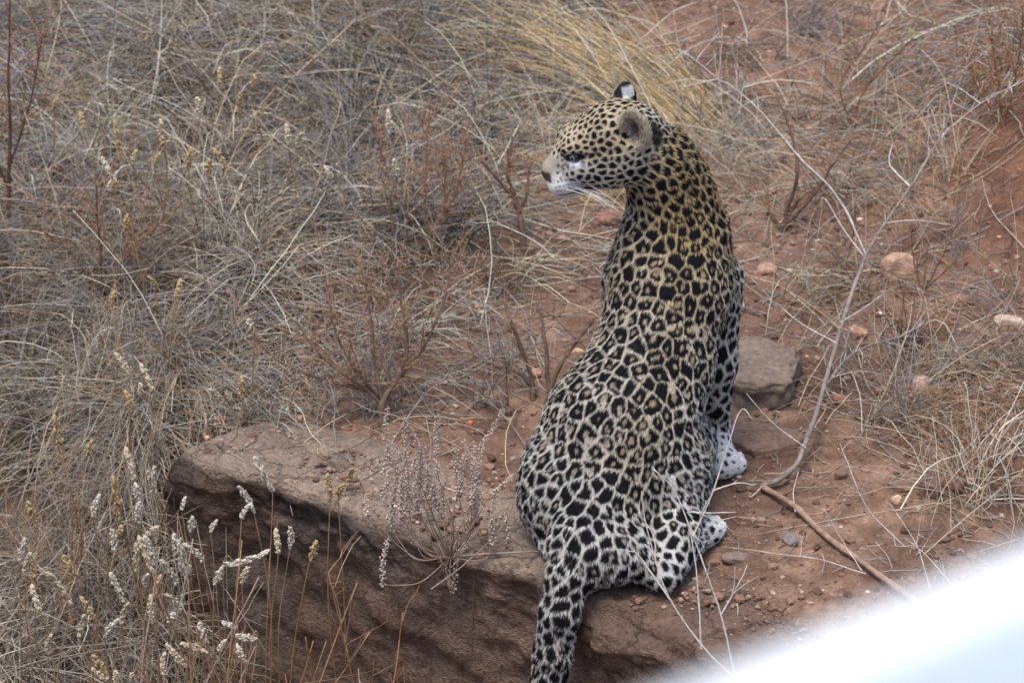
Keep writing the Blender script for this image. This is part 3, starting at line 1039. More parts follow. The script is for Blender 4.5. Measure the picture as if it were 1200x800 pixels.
dv = LV[seeds][NN] - WP[:, None, :]
dist = np.linalg.norm(dv, axis=2)
facing = (LN[seeds][NN] * LN[:, None, :]).sum(-1)
dist = dist + np.clip(0.3 - facing, 0, None) * 0.05
# stretch along the hair
al = (dv * FL[:, None, :]).sum(-1)
dist = np.sqrt(np.clip(dist ** 2 - 0.28 * al ** 2, 1e-9, None))
nd = dist / SPs[NN]
o = np.argsort(nd, axis=1)
nd = np.take_along_axis(nd, o, 1)
F1, F2 = nd[:, 0], nd[:, 1]
sid = np.take_along_axis(NN, o, 1)[:, 0]
spv = SPs[sid]
edge = (F2 - F1) * 0.5 * spv
n1 = fbm(LV, 95, 2, 41)
_mx = np.interp(LV[:, 2], [0.0, 0.15, 0.30, 0.46, 0.58, 0.9], [rump[0] - 0.02, rump[0], mid[0], chest[0] + 0.02, withers[0], withers[0]])
GAP = GAP * (1 - 0.35 * np.exp(-((LV[:, 0] - _mx) / 0.03) ** 2) * (LV[:, 2] > 0.3))
black = sstep(-0.0008, 0.0012, edge - GAP * (1 + 0.30 * n1)) * sstep(-0.05, 0.05, SRAD * (1.0 + 0.14 * n1) - F1)
is_ros = (rng.random(len(seeds)) < ROS[seeds])[sid]
inner_r = (rng.uniform(0.09, 0.20, len(seeds)))[sid] * (1 + 0.4 * fbm(LV, 80, 2, 77))
inner = np.where(is_ros, sstep(-0.035, 0.035, inner_r - F1), 0)
brk = sstep(0.40, 0.50, fbm(LV, 62, 2, 99)) * (F1 > 0.16) * np.where(is_ros, 1, 0.0)
black = black * (1 - 0.95 * inner) * (1 - 0.9 * brk)

tanc = np.array((0.46, 0.345, 0.175)); cream = np.array((0.60, 0.585, 0.55)); white = np.array((0.80, 0.79, 0.78))
blackc = np.array((0.010, 0.010, 0.0125)); rosc = np.array((0.30, 0.215, 0.12))
mid_x = np.interp(LV[:, 2], [0.0, 0.15, 0.30, 0.46, 0.58, 0.9], [rump[0] - 0.02, rump[0], mid[0], chest[0] + 0.02, withers[0], withers[0]])
t = np.clip(TAN + 0.30 * np.exp(-((LV[:, 0] - mid_x) / 0.055) ** 2) * np.isin(rid, [regs.index('back'), regs.index('shoulder'), regs.index('neck')]) + 0.15 * fbm(LV, 14, 3, 5), -0.4, 1)
_hp = (LV - HC) @ HR / HS
t = t + 0.40 * sstep(-0.012, 0.030, _hp[:, 2]) * sstep(-0.09, -0.05, _hp[:, 0]) * (np.abs(_hp[:, 1]) < 0.075)
# the hair along the spine is yellower, the sides paler: real coat colouring measured from the midline of the body
base = np.where(t[:, None] > 0, cream + (tanc - cream) * np.clip(t, 0, 1)[:, None], cream + (white - cream) * np.clip(-t * 4, 0, 1)[:, None])
base = base * (1 + 0.10 * fbm(LV, 220, 2, 8)[:, None])
col = base + (base * 0.25 + rosc * 0.75 - base) * (inner * 0.9)[:, None]
col = col + (blackc - col) * black[:, None]

# --- face and ears
hp = (LV - HC) @ HR / HS
hf, hs, hu = hp.T
reg = np.array(regs)[rid]
inhead = np.isin(reg, ['head', 'bridge', 'muzzle', 'nose', 'chin', 'eye'])
ah = np.abs(hs)


def paint(mask, c, amt=1.0):
    global col
    w = np.clip(mask, 0, 1)[:, None] * amt
    col = col + (np.asarray(c) - col) * w


ih = inhead.astype(float)
# plain grey-tan bridge of the nose
paint(ih * sstep(0.066, 0.078, hf) * sstep(-0.018, -0.006, hu - (0.055 - hf) * 0.25) * sstep(0.026, 0.018, ah) * sstep(0.012, 0.002, hu), (0.36, 0.32, 0.25))
# white muzzle, chin and under-eye patch
paint(ih * sstep(0.058, 0.070, hf) * sstep(-0.026, -0.034, hu), (0.72, 0.71, 0.69))
paint(ih * sstep(-0.052, -0.062, hu) * sstep(0.02, 0.04, hf), (0.70, 0.69, 0.67))
paint(ih * np.exp(-(((hf - 0.064) / 0.012) ** 2 + ((hu + 0.0012) / 0.0045) ** 2)), (0.72, 0.74, 0.77), 0.95)
# whisker rows
for k, u0 in enumerate((-0.030, -0.0385, -0.0465)):
    line = np.exp(-((hu - u0 - (hf - 0.085) * -0.12) / 0.0021) ** 2) * sstep(0.056, 0.062, hf) * sstep(0.110, 0.103, hf) * (0.55 + 0.45 * np.sin(hf * 900 + k))
    paint(ih * line, (0.02, 0.02, 0.02), 0.9)
# mouth line and the dark corner of the mouth
ml = np.exp(-((hu + 0.0605 + 0.10 * (hf - 0.075)) / 0.0030) ** 2) * sstep(0.028, 0.036, hf) * sstep(0.108, 0.10, hf)
paint(ih * ml, (0.015, 0.013, 0.013), 0.95)
paint(ih * np.exp(-(((hf - 0.050) / 0.020) ** 2 + ((hu + 0.0595) / 0.0072) ** 2)), (0.015, 0.013, 0.013), 0.95)
# nose leather
paint(ih * sstep(0.107, 0.111, hf) * sstep(-0.037, -0.032, hu) * sstep(-0.015, -0.019, hu), (0.045, 0.030, 0.028), 0.95)
# eye rim, tear line and streak behind the eye
er_ = np.sqrt(((hf - 0.064) / 0.0165) ** 2 + ((hu - 0.0115) / 0.0080) ** 2)
paint(ih * sstep(1.25, 0.95, er_) * sstep(0.025, 0.03, ah), (0.018, 0.017, 0.02), 0.95)
paint(ih * np.exp(-((hu - 0.015 - (0.05 - hf) * 0.14) / 0.0030) ** 2) * sstep(0.056, 0.048, hf) * sstep(0.018, 0.028, hf) * sstep(0.03, 0.035, ah), (0.02, 0.02, 0.02), 0.9)
paint(ih * np.exp(-((hu - 0.003 + (hf - 0.076) * 0.75) / 0.0022) ** 2) * sstep(0.076, 0.08, hf) * sstep(0.094, 0.088, hf), (0.03, 0.028, 0.026), 0.8)
# ears: pale inside, black back with a white patch near the tip
for c, rot in EARS:
    q = (LV - c) @ rot
    near = (np.abs(q[:, 0]) < 0.046) & (np.abs(q[:, 1]) < 0.030) & (q[:, 2] > -0.034) & (q[:, 2] < 0.055)
    nl = LN @ rot
    back = (near & (reg == 'ear')).astype(float) * sstep(0.15, -0.25, nl[:, 1])
    fr = (near & (reg == 'ear')).astype(float) * sstep(-0.1, 0.3, nl[:, 1])
    paint(fr, (0.50, 0.44, 0.34), 0.95)
    rq = np.sqrt((q[:, 0] / 0.034) ** 2 + ((q[:, 2] - 0.003) / 0.040) ** 2)
    paint(fr * sstep(0.80, 0.45, rq), (0.13, 0.11, 0.105), 0.9)
    paint(fr * sstep(0.2, 0.5, fbm(q * np.array((3.0, 1, 0.6)), 90, 2, 61)) * sstep(0.95, 0.7, rq), (0.46, 0.42, 0.38), 0.8)
    if rot is EARS[1][1]:
        paint(fr * sstep(0.75, 0.95, rq), (0.03, 0.027, 0.025), 0.9)       # dark rim of the far ear
    paint(back, (0.014, 0.013, 0.013), 0.97)
    paint(back * sstep(0.008, 0.013, q[:, 2]) * sstep(0.034, 0.030, q[:, 2]) * sstep(0.017, 0.011, np.abs(q[:, 0] + 0.004)), (0.74, 0.73, 0.70), 0.95)
    HLEN = np.where(near & (reg == 'ear'), 0.004 + (0.012 if rot is EARS[0][1] else 0.0) * sstep(0.5, 1.0, fr), HLEN)
paint((reg != 'ear') * sstep(1.3, 0.8, np.sqrt(((hf + 0.080) / 0.014) ** 2 + ((hu - 0.026) / 0.028) ** 2)) * sstep(0.02, 0.035, hs), (0.014, 0.013, 0.013), 0.95)
col = np.clip(col, 0.006, 0.85)

coat = tint_mat('spotted_coat', 0.75, 400, 0.12, 0.15)
leo_root = empty('leopard', (float(rump[0]), float(rump[1]), 0.0), 'spotted leopard sitting on the rock ledge, back turned, head in profile, tail hanging down', 'leopard')
leo_loc = np.array(leo_root.location)
body = mesh_np('body', LV - leo_loc, LQ, coat, col, True, leo_root)

# --- fur: short hairs lying along the coat, coloured like the skin under them
tri = np.concatenate([LQ[:, [0, 1, 2]], LQ[:, [0, 2, 3]]])
ar = np.linalg.norm(np.cross(LV[tri[:, 1]] - LV[tri[:, 0]], LV[tri[:, 2]] - LV[tri[:, 0]]), axis=1)
hv = HLEN[tri].mean(1)
camdir = CAM - LV[tri[:, 0]]
seen = (LN[tri[:, 0]] * camdir).sum(1) / np.linalg.norm(camdir, axis=1)
wgt = ar * np.where(hv < 0.0012, 0, 1) * np.where(np.isin(reg[tri[:, 0]], ['head', 'muzzle', 'chin', 'bridge']), 2.2, 1.0) * np.where(reg[tri[:, 0]] == 'ear', 5.0, 1.0) * np.where(seen > -0.35, 1.0, 0.35)
NH = 230000
ti = rng.choice(len(tri), NH, p=wgt / wgt.sum())
b = rng.random((NH, 2)); fl = b.sum(1) > 1; b[fl] = 1 - b[fl]
bc = np.stack([1 - b.sum(1), b[:, 0], b[:, 1]], axis=1)
def bary(A): return (A[tri[ti]] * (bc[:, :, None] if A.ndim == 2 else bc)).sum(1)
root_p, hn, hfl, hlen, hcol = bary(LV), bary(LN), bary(FL), bary(HLEN), bary(col)
hn /= np.linalg.norm(hn, axis=1, keepdims=True) + 1e-9
hfl /= np.linalg.norm(hfl, axis=1, keepdims=True) + 1e-9
clump = np.stack([fbm(root_p, 70, 2, 200 + i) for i in range(3)], axis=1)
jit = rng.normal(0, 0.13, (NH, 3)) + clump * 0.20
hlen = hlen * rng.uniform(0.6, 1.40, NH) * 0.86
d1 = hfl * 0.80 + hn * 0.55 + jit; d1 /= np.linalg.norm(d1, axis=1, keepdims=True)
d2 = hfl * 0.95 + hn * 0.18 + jit * 1.2; d2 /= np.linalg.norm(d2, axis=1, keepdims=True)
p0 = root_p - hn * 0.0008
p1 = p0 + d1 * (hlen * 0.5)[:, None]
p2 = p1 + d2 * (hlen * 0.5)[:, None]
lowz = (p2[:, 2] < 0.001) & (root_p[:, 1] > -0.33)
p2[lowz, 2] = 0.001
cd = bpy.data.hair_curves.new('fur')
cd.add_curves([3] * NH)
pos = np.stack([p0, p1, p2], axis=1).reshape(-1, 3) - leo_loc
cd.points.foreach_get
cd.attributes['position'].data.foreach_set('vector', pos.astype(np.float32).ravel())
ra = cd.attributes.new('radius', 'FLOAT', 'POINT')
ra.data.foreach_set('value', np.tile(np.array((0.00055, 0.00042, 0.00010), dtype=np.float32), NH))
ca = cd.attributes.new('tint', 'FLOAT_COLOR', 'CURVE')
hc4 = np.ones((NH, 4), dtype=np.float32)
ear_h = (reg[tri[ti, 0]] == 'ear')
hcol = np.where(ear_h[:, None], hcol * rng.uniform(0.55, 1.7, (NH, 1)), hcol)
hc4[:, :3] = np.clip(hcol * rng.uniform(0.92, 1.26, (NH, 1)), 0.006, 0.9)
ca.data.foreach_set('color', hc4.ravel())
furm, fnt, fb = new_mat('fur_hair')
fa = fnt.nodes.new('ShaderNodeAttribute'); fa.attribute_name = 'tint'
fnt.links.new(fa.outputs['Color'], fb.inputs['Base Color'])
fb.inputs['Roughness'].default_value = 0.6
fb.inputs['Specular IOR Level'].default_value = 0.08
cd.materials.append(furm)
fur = link(bpy.data.objects.new('fur', cd))
fur.parent = leo_root
fur['kind'] = 'stuff'

# --- eyes
eye_m, ent, eb = new_mat('eye_surface')
tcn = ent.nodes.new('ShaderNodeTexCoord'); gr = ent.nodes.new('ShaderNodeVectorMath'); gr.operation = 'LENGTH'
mp = ent.nodes.new('ShaderNodeMapping'); mp.inputs['Scale'].default_value = (1, 0, 1)
ent.links.new(tcn.outputs['Object'], mp.inputs['Vector']); ent.links.new(mp.outputs[0], gr.inputs[0])
rp = ent.nodes.new('ShaderNodeValToRGB')
rp.color_ramp.interpolation = 'LINEAR'
for e_ in list(rp.color_ramp.elements)[1:]: rp.color_ramp.elements.remove(e_)
rp.color_ramp.elements[0].position = 0.0; rp.color_ramp.elements[0].color = (0.005, 0.005, 0.005, 1)
for ps, cc in ((0.28, (0.005, 0.005, 0.005, 1)), (0.32, (0.16, 0.19, 0.20, 1)), (0.62, (0.10, 0.13, 0.15, 1)), (0.70, (0.01, 0.01, 0.01, 1))):
    e_ = rp.color_ramp.elements.new(ps); e_.color = cc
ml_ = ent.nodes.new('ShaderNodeMath'); ml_.operation = 'MULTIPLY'; ml_.inputs[1].default_value = 100.0
ent.links.new(gr.outputs['Value'], ml_.inputs[0]); ent.links.new(ml_.outputs[0], rp.inputs[0])
ent.links.new(rp.outputs[0], eb.inputs['Base Color'])
eb.inputs['Roughness'].default_value = 0.08
eb.inputs['Specular IOR Level'].default_value = 0.5
bm = bmesh.new(); bmesh.ops.create_uvsphere(bm, u_segments=20, v_segments=12, radius=0.0118)
eme = bpy.data.meshes.new('eye'); bm.to_mesh(eme); bm.free(); eme.materials.append(eye_m)
for p_ in eme.polygons: p_.use_smooth = True
for sgn in (1, -1):
    eo = link(bpy.data.objects.new('eye', eme)); eo.parent = leo_root
    eo.location = Vector(hl(0.0620, 0.0325 * sgn, 0.011) - leo_loc)
    look = Vector(HR @ np.array((0.62, 0.78 * sgn, 0.02)))
    eo.rotation_euler = look.to_track_quat('Y', 'Z').to_euler()
# --- whiskers
wp, wr = [], []
g = np.random.default_rng(3)
for sgn in (1, -1):
    for k in range(8):
        a = hl(0.078 + g.uniform(-0.012, 0.016), 0.033 * sgn, g.uniform(-0.052, -0.034))
        dr = HR @ np.array((-0.75 + g.normal(0, 0.16), 0.62 * sgn, -0.16 + g.normal(0, 0.14)))
        dr /= np.linalg.norm(dr)
        L = g.uniform(0.07, 0.125)
        drop = np.array((0, 0, -1))
        wp.append([a + dr * L * t_ + drop * L * 0.22 * t_ * t_ for t_ in np.linspace(0, 1, 8)])
        wr.append(np.linspace(0.0006, 0.00025, 8))
wm = tint_mat('whisker_white', 0.5, 60, 0.05, 0.4, base=(0.85, 0.85, 0.83))
wo = tubes('whiskers', np.array(wp) - leo_loc, wr, wm, None, 4, leo_root)
wo['kind'] = 'stuff'
# ------------------------------------------------------------------ stones
def stone(name, px, py, size, colr_, seed, label, cat='stone', rotz=0.0, sink=0.3, sub=3, rough=1.0, flat=0.0, group=None, boxy=0.72):
    """a single stone: an icosphere squashed, chipped by planes and roughened; px, py = middle of its foot in the photo"""
    g = np.random.default_rng(seed)
    bm = bmesh.new(); bmesh.ops.create_icosphere(bm, subdivisions=sub + 1, radius=1.0)
    V = np.array([v.co[:] for v in bm.verts]); F = np.array([[v.index for v in f.verts] for f in bm.faces]); bm.free()
    V = np.sign(V) * np.abs(V) ** boxy
    for _ in range(9):                                   # broken faces
        n_ = g.normal(0, 1, 3); n_ /= np.linalg.norm(n_); dd = g.uniform(0.62, 0.9) * (1 + 0.25 * (1 - boxy) / 0.28)
        ex = np.clip(V @ n_ - dd, 0, None)
        V = V - n_ * (ex * 0.9)[:, None]
    if flat: V[:, 2] = np.clip(V[:, 2], -1, flat)
    V = V * (1 + rough * (0.10 * fbm(V, 1.6, 3, seed) + 0.06 * fbm(V, 4.5, 4, seed + 1)))[:, None]
    V = V * np.array(size)
    ca, sa = math.cos(rotz), math.sin(rotz)
    V = np.column_stack([V[:, 0] * ca - V[:, 1] * sa, V[:, 0] * sa + V[:, 1] * ca, V[:, 2]])
    c = T(px, py)
    base = np.array((c[0], c[1], float(hz(c[0], c[1])) - size[2] * sink + size[2] * 0.6))
    cc = np.asarray(colr_) * (1 + 0.22 * fbm(V / max(size), 2.5, 3, seed + 3))[:, None]
    o_ = mesh_np(name, V, F, stone_mat, cc, True)
    o_.location = base
    tag(o_, label, cat, group)
    return o_


stone('grey_rock', 888, 446, (0.082, 0.105, 0.060), srgb(120, 105, 93), 505, 'large flat topped grey brown rock right beside the leopard', 'rock', -0.25, 0.60, 4, 1.9, 0.80, None, 0.52)
stone('soil_slab', 872, 515, (0.062, 0.05, 0.030), srgb(124, 100, 86), 506, 'low brown slab of hard soil below the large grey rock', 'rock', -0.2, 0.5, 3, 1.2, 0.5)
stone('soil_slab', 905, 520, (0.07, 0.045, 0.028), srgb(122, 98, 84), 526, 'brown lump of hard soil between the grey rock and the dead branch', 'rock', 0.5, 0.6, 3, 1.2, 0.5)
stone('pink_rock', 1052, 322, (0.038, 0.036, 0.034), srgb(176, 142, 122), 507, 'pinkish tan boulder behind the upright limb of the dead branch', 'rock', 0.5, 0.25, 4)
stone('pale_stone', 1079, 462, (0.019, 0.018, 0.026), srgb(206, 170, 152), 508, 'pale pink upright stone in front of the dry tussock', 'stone', 0.2, 0.1, 3)
stone('orange_stone', 1005, 394, (0.021, 0.016, 0.014), srgb(190, 146, 120), 509, 'small orange stone touching the dead branch', 'stone', -0.3, 0.2, 3)
stone('orange_stone', 899, 318, (0.023, 0.018, 0.013), srgb(176, 138, 116), 510, 'flat orange stone lying on bare soil right of the leopard shoulder', 'stone', 0.1, 0.3, 3)
stone('white_stone', 866, 364, (0.012, 0.010, 0.013), srgb(205, 176, 158), 511, 'small whitish stone against the leopard right flank', 'stone', 0.0, 0.1, 3)
stone('pink_stone', 713, 262, (0.026, 0.020, 0.018), srgb(160, 118, 100), 512, 'reddish stone under the leopard chin', 'stone', 0.3, 0.3, 3)
stone('pale_stone', 1050, 590, (0.011, 0.010, 0.012), srgb(206, 174, 144), 513, 'small cream cube shaped stone on dark soil below the pale upright stone', 'stone', 0.4, 0.05, 3)
stone('pale_stone', 1183, 380, (0.035, 0.014, 0.014), srgb(196, 170, 150), 514, 'long pale stone half buried in the red bank', 'stone', -0.4, 0.3, 3)
stone('orange_stone', 983, 472, (0.014, 0.011, 0.010), srgb(176, 120, 90), 515, 'brownish orange stone just right of the lower dead branch', 'stone', 0.4, 0.2, 3)
stone('brown_stone', 1058, 574, (0.024, 0.014, 0.012), srgb(138, 110, 95), 516, 'brown stone lying behind the small cream stone', 'stone', -0.3, 0.3, 3)
stone('soil_clod', 1105, 575, (0.055, 0.045, 0.040), srgb(112, 88, 76), 517, 'dark reddish clod under the tussock on the right bank', 'soil clod', 0.1, 0.55, 4, 2.6, 0.0, None, 0.95)
stone('soil_clod', 912, 712, (0.022, 0.020, 0.013), srgb(122, 96, 82), 518, 'crumbled brown clod on the ledge below the fallen branch', 'soil clod', 0.1, 0.4, 4, 2.6, 0.0, None, 0.95)
stone('grey_stone', 925, 636, (0.016, 0.02, 0.012), srgb(128, 120, 116), 519, 'grey stone chip between the leopard hind paw and the fallen branch', 'stone', 0.1, 0.2, 3)
stone('grey_stone', 862, 655, (0.028, 0.016, 0.010), srgb(128, 112, 102), 520, 'flat grey stone beside the leopard hind foot', 'stone', 0.1, 0.3, 3)
stone('brown_stone', 985, 560, (0.013, 0.013, 0.012), srgb(128, 104, 90), 521, 'round brown stone beside the bend of the dead branch', 'stone', 0.1, 0.2, 3)
stone('pale_stone', 677, 416, (0.016, 0.010, 0.010), srgb(196, 158, 132), 522, 'pale stone lying at the leopard left flank', 'stone', 0.3, 0.1, 3)
stone('pink_stone', 628, 440, (0.014, 0.011, 0.010), srgb(184, 138, 112), 523, 'pinkish stone among the small brown stumps', 'stone', 0.3, 0.1, 3)
stone('pink_stone', 352, 492, (0.006, 0.006, 0.006), srgb(200, 150, 122), 524, 'tiny pink stone on the left end of the rock ledge', 'stone', 0.3, 0.1, 2)
stone('orange_stone', 551, 498, (0.006, 0.006, 0.006), srgb(190, 120, 80), 525, 'tiny orange stone behind the beaded seed plant', 'stone', 0.3, 0.1, 2)

# ------------------------------------------------------------------ dead branch
wood = tint_mat('dead_wood', 0.85, 70, 0.30, 0.2, 0.5)
twig_m = tint_mat('dry_twig', 0.85, 120, 0.25, 0.2)
C_WOOD = srgb(136, 125, 117); C_PALE = srgb(198, 190, 182); C_BRN = srgb(104, 82, 70); C_TAN = srgb(176, 146, 116)


def path_from(pts):
    """photo pixels with a height above the ground -> world points"""
    return np.array([T(px, py, up) for px, py, up in pts])


def limb(name, parent, pts, r0, r1, colr_, n=30, sides=6, jit=0.0012, seed=0, mat=None):
    P = smooth_path(path_from(pts) if not isinstance(pts, np.ndarray) else pts, n, jit, seed)
    k = np.linspace(0, 1, n)
    R = r0 + (r1 - r0) * k
    R = R * (1 + 0.10 * np.random.default_rng(seed + 5).normal(0, 1, n))
    c = np.repeat(np.asarray(colr_)[None, None], n, axis=1) * (1 + 0.12 * np.sin(k * 23 + seed))[None, :, None]
    o_ = tubes(name, (P - np.array(parent.location))[None], R[None], mat or wood, c, sides, parent)
    return o_, P


def side_twigs(name, parent, P, count, lmin, lmax, r, colr_, g, up=0.3, ang=0.9, start=0.15, mat=None, sub=0.5):
    """short twigs leaving a limb, some with a second fork; one mesh"""
    N = len(P); segs = []
    for k in range(count):
        i = g.integers(int(N * start), N - 1)
        t_ = P[min(i + 1, N - 1)] - P[max(i - 1, 0)]; t_ /= np.linalg.norm(t_) + 1e-9
        d = t_ * 0.7 + g.normal(0, ang, 3) + np.array((0, 0, up)); d /= np.linalg.norm(d)
        Lg = g.uniform(lmin, lmax)
        s = np.linspace(0, 1, 6)[:, None]
        q = P[i] + d * Lg * s + g.normal(0, 0.10, 3) * Lg * s ** 2
        q = q + np.cumsum(g.normal(0, 0.012, (6, 3)), 0) * Lg * s * 3
        segs.append(q)
        if g.random() < sub:
            j = g.integers(2, 5)
            d2 = d + g.normal(0, 0.7, 3); d2 /= np.linalg.norm(d2)
            segs.append(q[j] + d2 * Lg * 0.5 * s)
    segs = np.array(segs)
    h = hz(segs[..., 0], segs[..., 1]); segs[..., 2] = np.maximum(segs[..., 2], h + 0.002)
    R = np.repeat((r * np.linspace(1, 0.4, 6))[None], len(segs), axis=0) * g.uniform(0.7, 1.2, (len(segs), 1))
    c = np.repeat(np.asarray(colr_)[None], len(segs), axis=0) * g.uniform(0.8, 1.2, (len(segs), 1))
    o_ = tubes(name, segs - np.array(parent.location), R, mat or twig_m, c, 4, parent)
    o_['kind'] = 'stuff'
    return o_


gb = np.random.default_rng(61)
b0 = T(893, 570)
branch = empty('dead_branch', (b0[0], b0[1], float(hz(b0[0], b0[1]))), 'grey leafless dead branch forking upward on the bare soil right of the leopard', 'branch')
limb('main_limb', branch, [(893, 570, .012), (912, 562, .02), (932, 545, .03), (945, 515, .05), (958, 480, .06), (972, 430, .09), (988, 375, .12), (1003, 330, .15), (1015, 298, .17)], 0.0060, 0.0042, C_WOOD, 40, 7, 0.001, 1)
_, Pf = limb('lower_limb', branch, [(893, 570, .012), (930, 592, .015), (965, 625, .015), (1005, 655, .015), (1045, 684, .02), (1085, 712, .02)], 0.0062, 0.0070, srgb(158, 132, 114), 30, 7, 0.001, 2)
_, Pa = limb('fork', branch, [(1015, 298, .17), (1004, 275, .19), (992, 248, .21), (975, 222, .24), (945, 192, .26), (915, 158, .28), (885, 124, .30), (862, 105, .31), (842, 92, .32), (808, 66, .34)], 0.0028, 0.0012, srgb(176, 167, 158), 44, 6, 0.001, 3)
_, Pb = limb('fork', branch, [(1015, 298, .17), (1030, 272, .18), (1048, 245, .20), (1068, 217, .22), (1090, 180, .26), (1108, 148, .29), (1120, 110, .32), (1134, 70, .34), (1150, 15, .36)], 0.0036, 0.0009, C_WOOD, 40, 6, 0.001, 4)
_, Pc = limb('fork', branch, [(966, 455, .07), (985, 428, .09), (1010, 408, .10), (1050, 396, .10), (1075, 394, .09), (1110, 404, .07), (1150, 425, .04)], 0.0028, 0.0012, C_WOOD, 26, 5, 0.001, 5)
_, Pd = limb('fork', branch, [(1068, 217, .22), (1100, 165, .26), (1135, 132, .28), (1165, 112, .29), (1205, 92, .30)], 0.0011, 0.0008, C_PALE, 22, 5, 0.001, 6)
_, Pe = limb('fork', branch, [(1066, 218, .22), (1048, 200, .23), (1042, 188, .24), (1046, 168, .26)], 0.0022, 0.0012, C_PALE, 14, 5, 0.0005, 7)
for i_, pts in enumerate((
        [(842, 92, .32), (845, 60, .36), (847, 26, .40)], [(842, 92, .32), (820, 98, .31), (796, 102, .30)], [(868, 110, .31), (873, 98, .33)],
        [(920, 163, .28), (890, 164, .27), (856, 165, .25)], [(1012, 300, .17), (988, 268, .16), (966, 232, .14), (960, 250, .10)],
        [(985, 378, .12), (1010, 362, .12), (1036, 344, .11)], [(985, 385, .12), (940, 350, .08), (870, 312, .03)], [(980, 402, .11), (930, 372, .08), (872, 318, .02)],
        [(945, 525, .05), (900, 490, .04), (852, 432, .03)], [(955, 500, .06), (968, 478, .08), (962, 470, .09)], [(893, 570, .015), (880, 582, .01), (878, 576, .01)],
        [(932, 600, .015), (930, 575, .03), (936, 552, .05)], [(945, 603, .015), (968, 598, .03), (988, 574, .05)], [(1035, 262, .19), (1075, 258, .18), (1120, 265, .15)])):
    limb('twig', branch, pts, 0.0016, 0.0007, C_PALE if i_ % 3 else C_TAN, 12, 4, 0.0006, 20 + i_, twig_m)
side_twigs('fine_twigs', branch, np.vstack([Pa[6:], Pb[6:], Pc, Pd]), 44, 0.03, 0.11, 0.0011, C_PALE, gb, 0.1, 0.8)

# ------------------------------------------------------------------ thin twig plants in front of the leopard
def twig_plant(label, stems, loc_px, colr_, seed, r=0.0016, extra=8, name='twig_plant', depth=None, group=None, cat='twig plant'):
    g = np.random.default_rng(seed)
    c = T(*loc_px)
    root_ = empty(name, (c[0], c[1], float(hz(c[0], c[1]))), label, cat, group)
    paths = []
    for i, pts in enumerate(stems):
        if depth is not None:
            pts = np.array([D(px, py, dy) for px, py, dy in pts])
        _, P = limb('stem', root_, pts, r, r * 0.45, colr_, 18, 4, 0.0007, seed + i, twig_m)
        paths.append(P)
    if extra:
        side_twigs('fine_twigs', root_, np.vstack(paths), extra, 0.02, 0.08, r * 0.55, colr_, g, 0.25, 0.7)
    return root_


twig_plant('pale thin forked twigs rising in front of the leopard hind foot',
           [[(868, 800, -0.660), (828, 762, -0.636), (785, 702, -0.597), (768, 655, -0.567), (756, 610, -0.538), (752, 575, -0.516)],
            [(822, 760, -0.634), (818, 690, -0.590), (812, 640, -0.558), (806, 610, -0.538)],
            [(862, 795, -0.657), (845, 720, -0.609), (826, 665, -0.574), (812, 628, -0.550), (790, 575, -0.516), (765, 548, -0.499)],
            [(845, 720, -0.609), (862, 690, -0.590), (876, 662, -0.572)], [(785, 702, -0.597), (752, 655, -0.567), (740, 642, -0.559)],
            [(812, 628, -0.550), (832, 585, -0.522), (852, 525, -0.484), (868, 480, -0.455), (882, 492, -0.463)], [(835, 575, -0.516), (862, 566, -0.510), (886, 568, -0.512)],
            [(805, 600, -0.532), (830, 601, -0.533), (862, 600, -0.532)], [(768, 655, -0.567), (766, 628, -0.550), (748, 600, -0.532)]],
           (868, 790), C_PALE, 71, 0.0019, 10, depth=True)
twig_plant('pale dry twigs fanning out beside the fallen limb of the dead branch',
           [[(1010, 668, .01), (985, 630, .05), (968, 600, .10)], [(1015, 672, .01), (960, 655, .03), (905, 648, .02), (850, 640, .01)],
            [(1060, 640, .01), (1020, 600, .06), (1000, 560, .12), (985, 520, .15)], [(1090, 690, .01), (1075, 640, .06), (1050, 600, .10)], [(1120, 690, .01), (1085, 650, .06), (1060, 630, .08)]],
           (1015, 672), C_PALE, 72, 0.0013, 14)
